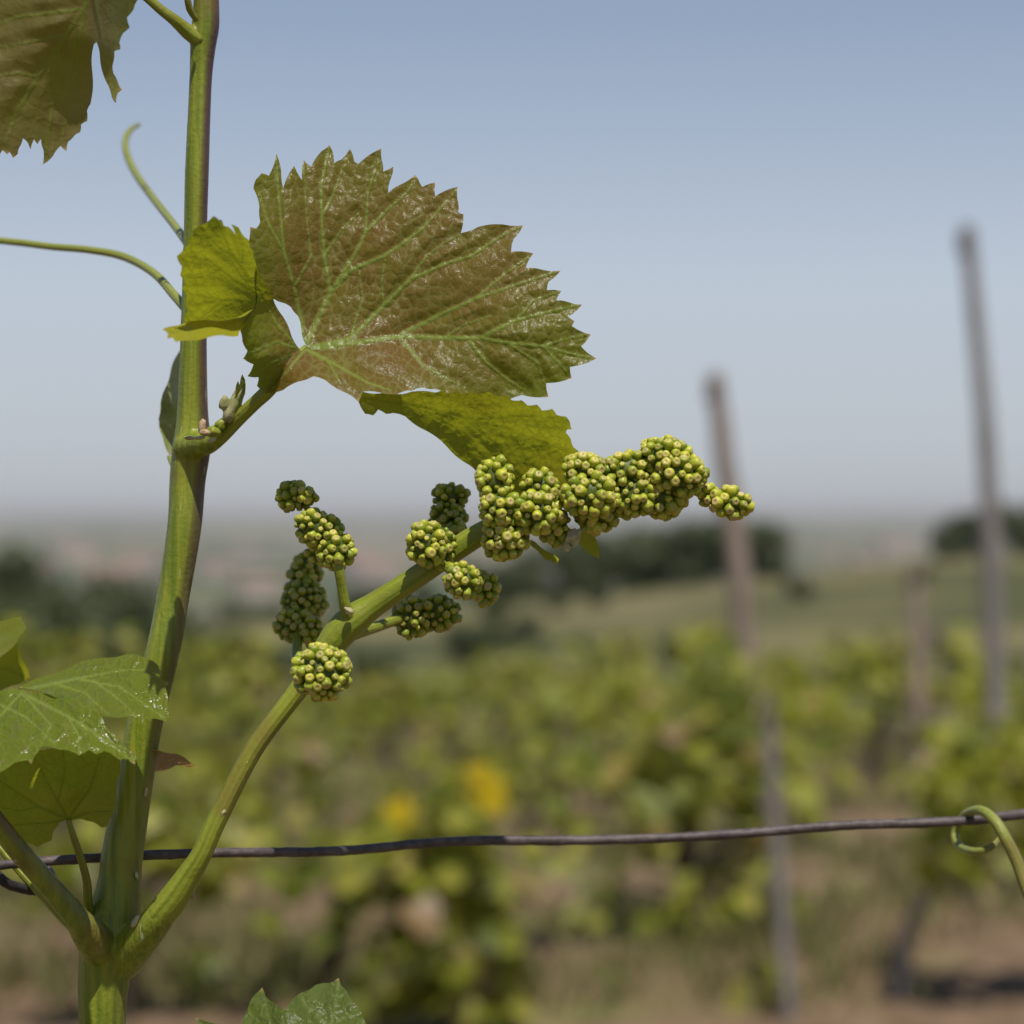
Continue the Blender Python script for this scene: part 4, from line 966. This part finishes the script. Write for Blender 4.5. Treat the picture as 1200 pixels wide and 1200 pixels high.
def lump(mb, px, py, dz, rx, ry, seed, up=None, amp=0.25):
    """irregular little body, radii in px"""
    bm = bmesh.new(); bmesh.ops.create_icosphere(bm, subdivisions=3, radius=1)
    c = P(px, py, D0 + dz / 1000); k = D0 / F
    V = []
    rot = Matrix.Rotation(up or 0, 3, 'Y')
    for v in bm.verts:
        n_ = 1 + amp * noise.noise(v.co * 1.7 + Vector((seed, 0, 0)))
        q = rot @ Vector((v.co.x * rx, v.co.y * rx, v.co.z * ry))
        V.append(c + q * n_ * k)
    Fc = [tuple(v.index for v in f.verts) for f in bm.faces]
    mb.add(V, Fc); bm.free()
def lump_obj(name, mat, parent, *ls_):
    m_ = MB()
    for l in ls_: lump(m_, *l)
    return m_.build(name, mat, parent)
lump_obj('axil_bud', M_PED, vine, (250, 506, -1, 9, 7, 1), (258, 498, -1, 6, 8, 2, 0.6))
M_BUDSKIN = simple_mat('downy_bud_skin', (0.13, 0.15, 0.035), (0.36, 0.31, 0.17), 260, 0.6, 0.5, 0.0006)
lump_obj('young_bud', M_BUDSKIN, vine, (270, 480, -1, 8, 17, 3, 0.35, 0.3), (263, 473, -1.5, 6, 9, 4, 0.1, 0.3), (277, 466, -0.5, 5, 16, 5, 0.3, 0.35))
lump_obj('node_scale', M_DRY, vine, (237, 500, -5, 4.5, 9, 6, 0.1), (240, 507, -6, 6, 4, 7))
lump_obj('node_scar', M_PALE, vine, (222, 513, -7.8, 7, 2.4, 21, 0.05), (234, 513, -8, 7, 2.2, 22, -0.1), (248, 516, -6.5, 5, 2.5, 23, -0.4))
T1 = region([(273, 482), (274, 470), (276, 455), (279, 446), (281, 451), (284, 438), (287, 444), (287, 462), (283, 478), (279, 486)], [(273, 482, -1), (284, 438, -2), (287, 462, 1), (279, 486, 1)], [([(278, 484), (284, 440)], 1.2)], step=2.0, seed=17, bronze=0.5, wob=0.3)
sheet('young_leaflet', [T1], M_LEAF_TOP, vine)
lump_obj('bud_scale', M_DRY, vine, (224, 1049, 0, 5.5, 4, 9, 0.5))
lump_obj('node_scar', M_PALE, vine, (159, 1080, 1.0, 4, 10, 10, 0.55, 0.25), (160, 1026, 7.3, 2, 5, 12, -0.2, 0.3), (171, 928, 7.4, 2.2, 6, 14, 0.1, 0.3), (290, 893, -2.6, 2.2, 5, 15, 0.5, 0.3), (284, 912, -2.5, 3, 5, 17, 0.5, 0.3), (208, 718, 8.9, 1.4, 11, 18, 0.12, 0.2), (262, 952, -3.6, 2, 4, 19, 0.5, 0.3))
lump_obj('scar', M_PALE, vine, (208, 718, 8.2, 1.6, 13, 15, 0.12, 0.2), (204, 760, 7.9, 1.0, 9, 16, 0.12, 0.2)) if False else None

# ---- tendrils
def tendril(rows, label):
    m_ = MB(); m_.add(*tube_geo(px_tube(rows), 10, 0.001)); o = m_.build('tendril', M_TENDRIL, vine); o['label'] = label
tendril([(222, 288, 16, 5.5), (205, 265, 40, 4.8), (180, 233, 75, 4.6), (160, 205, 105, 4.6), (149, 182, 120, 4.2), (147, 165, 128, 3.8), (153, 152, 134, 3.2), (163, 146, 140, 2.2)], 'short upright tendril with hooked tip left of the stem')
tendril([(222, 366, 18, 6.5), (205, 347, 26, 5.5), (180, 320, 40, 5), (145, 301, 55, 4.8), (105, 293, 62, 4.4), (60, 289, 68, 4.2), (20, 284, 72, 4.2), (-15, 282, 75, 4), (-60, 290, 80, 3.5)], 'long tendril arching out to the left edge')

# ---- flower cluster: peduncle, side stalks, knots of buds
cl_rows = [(181, 1083, 2, 15), (188, 1073, 1, 17.2), (206, 1050, 0, 17.0), (222, 1025, -1, 14.2), (237, 1000, -2, 12.0), (255, 960, -2, 11.5), (297, 880, -1, 10.8), (345, 815, 0, 11.2), (372, 778, 1, 14), (395, 746, 1, 18), (415, 726, 1, 18.5), (440, 708, 1, 14.5), (490, 675, 0, 13), (540, 640, -1, 13.5), (570, 622, -2, 13),
           (610, 602, -2, 12), (650, 585, -2, 10.5), (700, 575, -3, 9), (750, 566, -3, 8), (800, 568, -4, 6), (825, 578, -4, 5), (850, 590, -4, 3)]
mb = MB(); mb.add(*tube_geo(px_tube(cl_rows), 40, 0.0012, ridge=0.035)); fc = mb.build('flower_cluster', M_PED, vine)
def stalk(rows): petiole('side_stalk', rows, fc, M_PED, 14)
stalk([(412, 728, 0, 9), (405, 712, -2, 7), (401, 690, -3, 6), (396, 662, -4, 6), (388, 640, -2, 5), (372, 612, 2, 4.5), (352, 585, 4, 3.5)])
stalk([(415, 742, 4, 8), (440, 735, 10, 6.5), (470, 725, 16, 6), (515, 716, 20, 4)])
stalk([(362, 800, 8, 9), (348, 775, 22, 7), (350, 740, 34, 6), (356, 690, 40, 5), (362, 655, 44, 4)])
stalk([(500, 668, 2, 8), (512, 640, 12, 6), (524, 605, 20, 5), (528, 580, 22, 4)])
stalk([(520, 660, -4, 7), (540, 676, -8, 6), (570, 690, -4, 4)])
stalk([(372, 785, -4, 8), (378, 792, -12, 6)])
stalk([(590, 612, -3, 6), (582, 585, -7, 5), (578, 560, -8, 4)])
stalk([(800, 562, -3, 6), (812, 574, -4, 6), (832, 580, -4, 5)])
lump_obj('node_scar', M_PALE, fc, (409, 716, -4.2, 6, 4, 31, 0.4, 0.3))

# one flower bud
BUD_RINGS = [(0.42, -1.25, 0, 0), (0.66, -1.0, 0, 0), (0.93, -0.5, 0, 0), (1.0, 0.0, 0, 0), (0.97, 0.4, 0, 0), (0.86, 0.70, 0.1, 0), (0.70, 0.88, 0.45, 0), (0.52, 0.95, 0.9, 0), (0.32, 0.93, 0.9, 0.2), (0.16, 0.88, 0.6, 0.8)]
BSEG = 10
def add_bud(mb, c, axis, r, tint, rs, tipamt):
    z = axis.normalized(); x = z.orthogonal().normalized(); y = z.cross(x); a0 = rs.uniform(0, 6.28)
    st = rs.uniform(0.92, 1.12)
    V = []; C = []
    for rr, zz, tp_, dk in BUD_RINGS:
        for k in range(BSEG):
            th = a0 + 2 * math.pi * k / BSEG
            q = rr * (1 + (0.07 * math.cos(5 * th) if zz > -0.3 else 0))
            V.append(c + (x * math.cos(th) * q + y * math.sin(th) * q + z * zz * st) * r); C.append((tp_ * tipamt, tint * (0.25 + 0.75 * min(1, max(0, (zz + 0.7) / 1.4))), dk))  # bud base darkened in colour for the shade between neighbours
    V.append(c + z * 0.86 * r * st); C.append((0.3 * tipamt, tint, 1))
    Fc = []
    nr = len(BUD_RINGS)
    for i in range(nr - 1):
        for k in range(BSEG):
            k2 = (k + 1) % BSEG; Fc.append((i * BSEG + k, i * BSEG + k2, (i + 1) * BSEG + k2, (i + 1) * BSEG + k))
    t = len(V) - 1
    for k in range(BSEG): Fc.append((t, (nr - 1) * BSEG + k, (nr - 1) * BSEG + (k + 1) % BSEG))
    mb.add(V, Fc, C)

def knot(seed, lobes, bud_px=6.0, yellow=0.5, tipamt=0.62):
    """lobes: (px, py, depth mm, rx, ry, tilt) ellipsoids whose surface carries the buds"""
    rs = random.Random(seed); mb = MB(); core = MB(); bud_px *= 0.88
    k = D0 / F
    ell = []
    for (px, py, dz, rx, ry, tilt) in lobes:
        rx *= 1.06; ry *= 1.06
        c = P(px, py, D0 + dz / 1000); rot = Matrix.Rotation(tilt, 3, 'Y')
        ell.append((c, rot, rx, min(rx, ry) * 1.0, ry))
        bm = bmesh.new(); bmesh.ops.create_icosphere(bm, subdivisions=3, radius=1)
        core.add([c + rot @ Vector((v.co.x * (rx - bud_px * 1.5), v.co.y * (min(rx, ry) - bud_px * 1.5), v.co.z * (ry - bud_px * 1.5))) * k * (1 + 0.2 * noise.noise(v.co * 3 + Vector((seed, 0, 0)))) for v in bm.verts], [tuple(v.index for v in f.verts) for f in bm.faces])
        bm.free()
    pts = []
    for (c, rot, rx, rd, ry) in ell:
        n = int(4 * math.pi * (((rx * ry) ** 1.6 + (rx * rd) ** 1.6 + (ry * rd) ** 1.6) / 3) ** (1 / 1.6) / (bud_px * 1.75) ** 2 * 5)
        for i in range(n):
            for tr in range(2):
                u = Vector((rs.gauss(0, 1), rs.gauss(0, 1), rs.gauss(0, 1))).normalized()
                depth = rs.choice([0.0, 0.0, 0.15, 0.5]) * bud_px
                q = rot @ Vector((u.x * (rx - bud_px - depth), u.y * (rd - bud_px - depth), u.z * (ry - bud_px - depth)))
                p = c + q * k
                if any(((rot2.transposed() @ (p - c2)) / k).x ** 2 / max(rx2 - bud_px * 2.2, 2) ** 2 + ((rot2.transposed() @ (p - c2)) / k).y ** 2 / max(rd2 - bud_px * 2.2, 2) ** 2 + ((rot2.transposed() @ (p - c2)) / k).z ** 2 / max(ry2 - bud_px * 2.2, 2) ** 2 < 1 for (c2, rot2, rx2, rd2, ry2) in ell): continue
                if all((p - o).length > bud_px * k * rs.uniform(1.25, 1.8) for o, _ in pts):
                    nrm = rot @ Vector((u.x / rx, u.y / rd, u.z / ry))
                    nrm.normalize(); nrm = nrm + Vector((rs.gauss(0, 0.25), rs.gauss(0, 0.25), rs.gauss(0, 0.25)))
                    pts.append((p, nrm)); break
    for p, nrm in pts:
        add_bud(mb, p, nrm, bud_px * k * rs.choice([0.62, 0.8, 0.92, 1.0, 1.06, 1.14, 1.22]), min(1, max(0, rs.gauss(yellow, 0.28))), rs, tipamt * rs.uniform(0.35, 1.0))
    o = mb.build('bud_cluster', M_BUD, fc)
    core_o = core
    me2 = o.data
    # dark stalk core, shade between buds put in its colour; same part, second material
    n0 = len(me2.vertices)
    me_c = mesh_np('core', core_o.V, core_o.F)
    bm = bmesh.new(); bm.from_mesh(me2); nf = len(bm.faces); bm.from_mesh(me_c)
    bm.faces.ensure_lookup_table()
    for f in bm.faces[nf:]: f.material_index = 1
    bm.to_mesh(me2); bm.free(); me2.materials.append(M_CORE)
    bpy.data.meshes.remove(me_c)
    return o
knot(1, [(345, 582, 4, 22, 20, 0), (362, 580, 1, 16, 12, 0.3)], 5.6, 0.35)
knot(2, [(373, 620, 0, 30, 22, 0.3), (394, 645, -2, 23, 24, 0.2), (375, 648, 2, 18, 16, 0)], 6.0, 0.45)
knot(3, [(358, 672, 44, 22, 28, 0), (356, 705, 40, 30, 28, 0), (345, 732, 36, 26, 24, 0), (366, 740, 32, 18, 20, 0)], 6.0, 0.3)
knot(4, [(377, 788, -14, 33.5, 33, 0)], 6.1, 0.5)
knot(5, [(528, 582, 22, 23, 18, 0), (524, 606, 20, 25, 20, 0), (535, 622, 16, 16, 16, 0)], 5.6, 0.15)  # low yellow puts this knot's shade into its bud colour
knot(6, [(500, 638, -6, 24, 27, 0), (516, 640, -4, 20, 28, 0)], 6.2, 0.5)
knot(7, [(542, 680, -8, 24, 22, 0.3), (568, 690, -3, 18, 21, 0)], 6.0, 0.4)
knot(8, [(482, 724, 18, 24, 26, 0), (510, 719, 20, 32, 24, 0)], 5.8, 0.2)
knot(9, [(580, 563, -8, 23, 28, 0), (586, 595, -10, 26, 24, 0), (592, 630, -8, 28, 27, 0)], 6.5, 0.5)
knot(10, [(632, 572, -8, 25, 24, 0), (630, 600, -10, 27, 28, 0), (650, 618, -6, 22, 22, 0)], 6.5, 0.5)
knot(11, [(685, 552, -8, 27, 22, 0), (692, 580, -10, 34, 28, 0), (700, 605, -6, 26, 22, 0)], 6.5, 0.5)
knot(12, [(735, 552, -8, 30, 24, -0.2), (742, 580, -8, 30, 28, 0)], 6.4, 0.5)
knot(13, [(780, 535, -8, 33, 24, 0.1), (796, 555, -9, 33, 28, 0), (775, 582, -6, 30, 26, 0)], 6.4, 0.6)
knot(14, [(832, 582, -5, 16, 16, 0), (855, 589, -6, 27, 20, 0.25)], 6.4, 0.85, 0.9)
# little bracts under the cluster
X1 = region([(622, 632), (632, 640), (645, 648), (655, 655), (654, 662), (648, 658), (640, 656), (632, 648), (622, 640)], [(622, 635, -3), (655, 658, -8), (640, 655, -2)], [], step=2.2, seed=18)
X2 = region([(680, 618), (695, 622), (700, 635), (702, 655), (696, 652), (686, 645), (676, 636)], [(680, 618, -1), (702, 655, -3), (676, 636, 2)], [], step=2.2, seed=19, bronze=0.3)
sheet('bract', [X1], M_LEAF_UNDER, fc); sheet('bract', [X2], M_LEAF_UNDER, fc)
lump_obj('dry_flower_cap', M_PALE, fc, (672, 630, -8, 7, 11, 33, 0.5, 0.6), (664, 640, -8, 5, 6, 34, 0.2, 0.6))

# ------------------------------------------------------------------ wire, its tie and a foreign tendril
wire_px = [(-700, 1075, 16), (-150, 1034, 16), (0, 1014, 16), (60, 1009, 16), (120, 1005, 16.5), (200, 1001, 20), (280, 999, 27), (380, 998, 37), (440, 994, 42), (500, 988, 46), (560, 985, 49), (640, 985, 51), (720, 984, 52), (800, 981, 52), (880, 976, 52), (950, 970, 52), (1020, 966, 51), (1090, 964, 51), (1150, 960, 52), (1200, 954, 56), (1500, 920, 70), (2100, 880, 110)]
mb = MB(); mb.add(*tube_geo(px_tube([(x, y, z, 5.7) for x, y, z in wire_px]), 14, 0.0015, rough=0.16, seed=3))
tag(mb.build('trellis_wire', M_WIRE), 'rusty brown wire crossing the whole picture, sharp behind the shoot', 'wire', 'trellis wires')
mb = MB(); mb.add(*tube_geo(px_tube([(-60, 985, 20, 6), (-25, 1005, 14, 6), (-5, 1024, 11, 6), (8, 1035, 12, 6), (25, 1041, 15, 6), (44, 1044, 18, 5.8), (56, 1040, 20, 5.5), (61, 1028, 21, 5.2), (55, 1016, 19, 5)]), 12, 0.001, rough=0.15, seed=6))
tag(mb.build('tie_wire', M_WIRE_DK), 'dark hooked end of tie wire under the main wire at the left edge', 'wire')
mb = MB(); mb.add(*tube_geo(px_tube([(1290, 1300, 20, 9), (1240, 1130, 30, 8.5), (1205, 1045, 36, 8), (1192, 1010, 38, 7.6), (1178, 982, 39, 7.2), (1166, 962, 41, 6.5), (1150, 950, 45, 5.8), (1134, 953, 52, 5.2), (1126, 962, 57, 5), (1119, 978, 58, 5), (1125, 992, 54, 5), (1142, 998, 46, 4.8), (1160, 994, 44, 4.2), (1170, 984, 46, 3.2), (1173, 978, 48, 2.2)], 0.5), 12, 0.001))
tag(mb.build('vine_tendril', M_TENDRIL), 'light green tendril curled round the wire at the right edge', 'tendril')
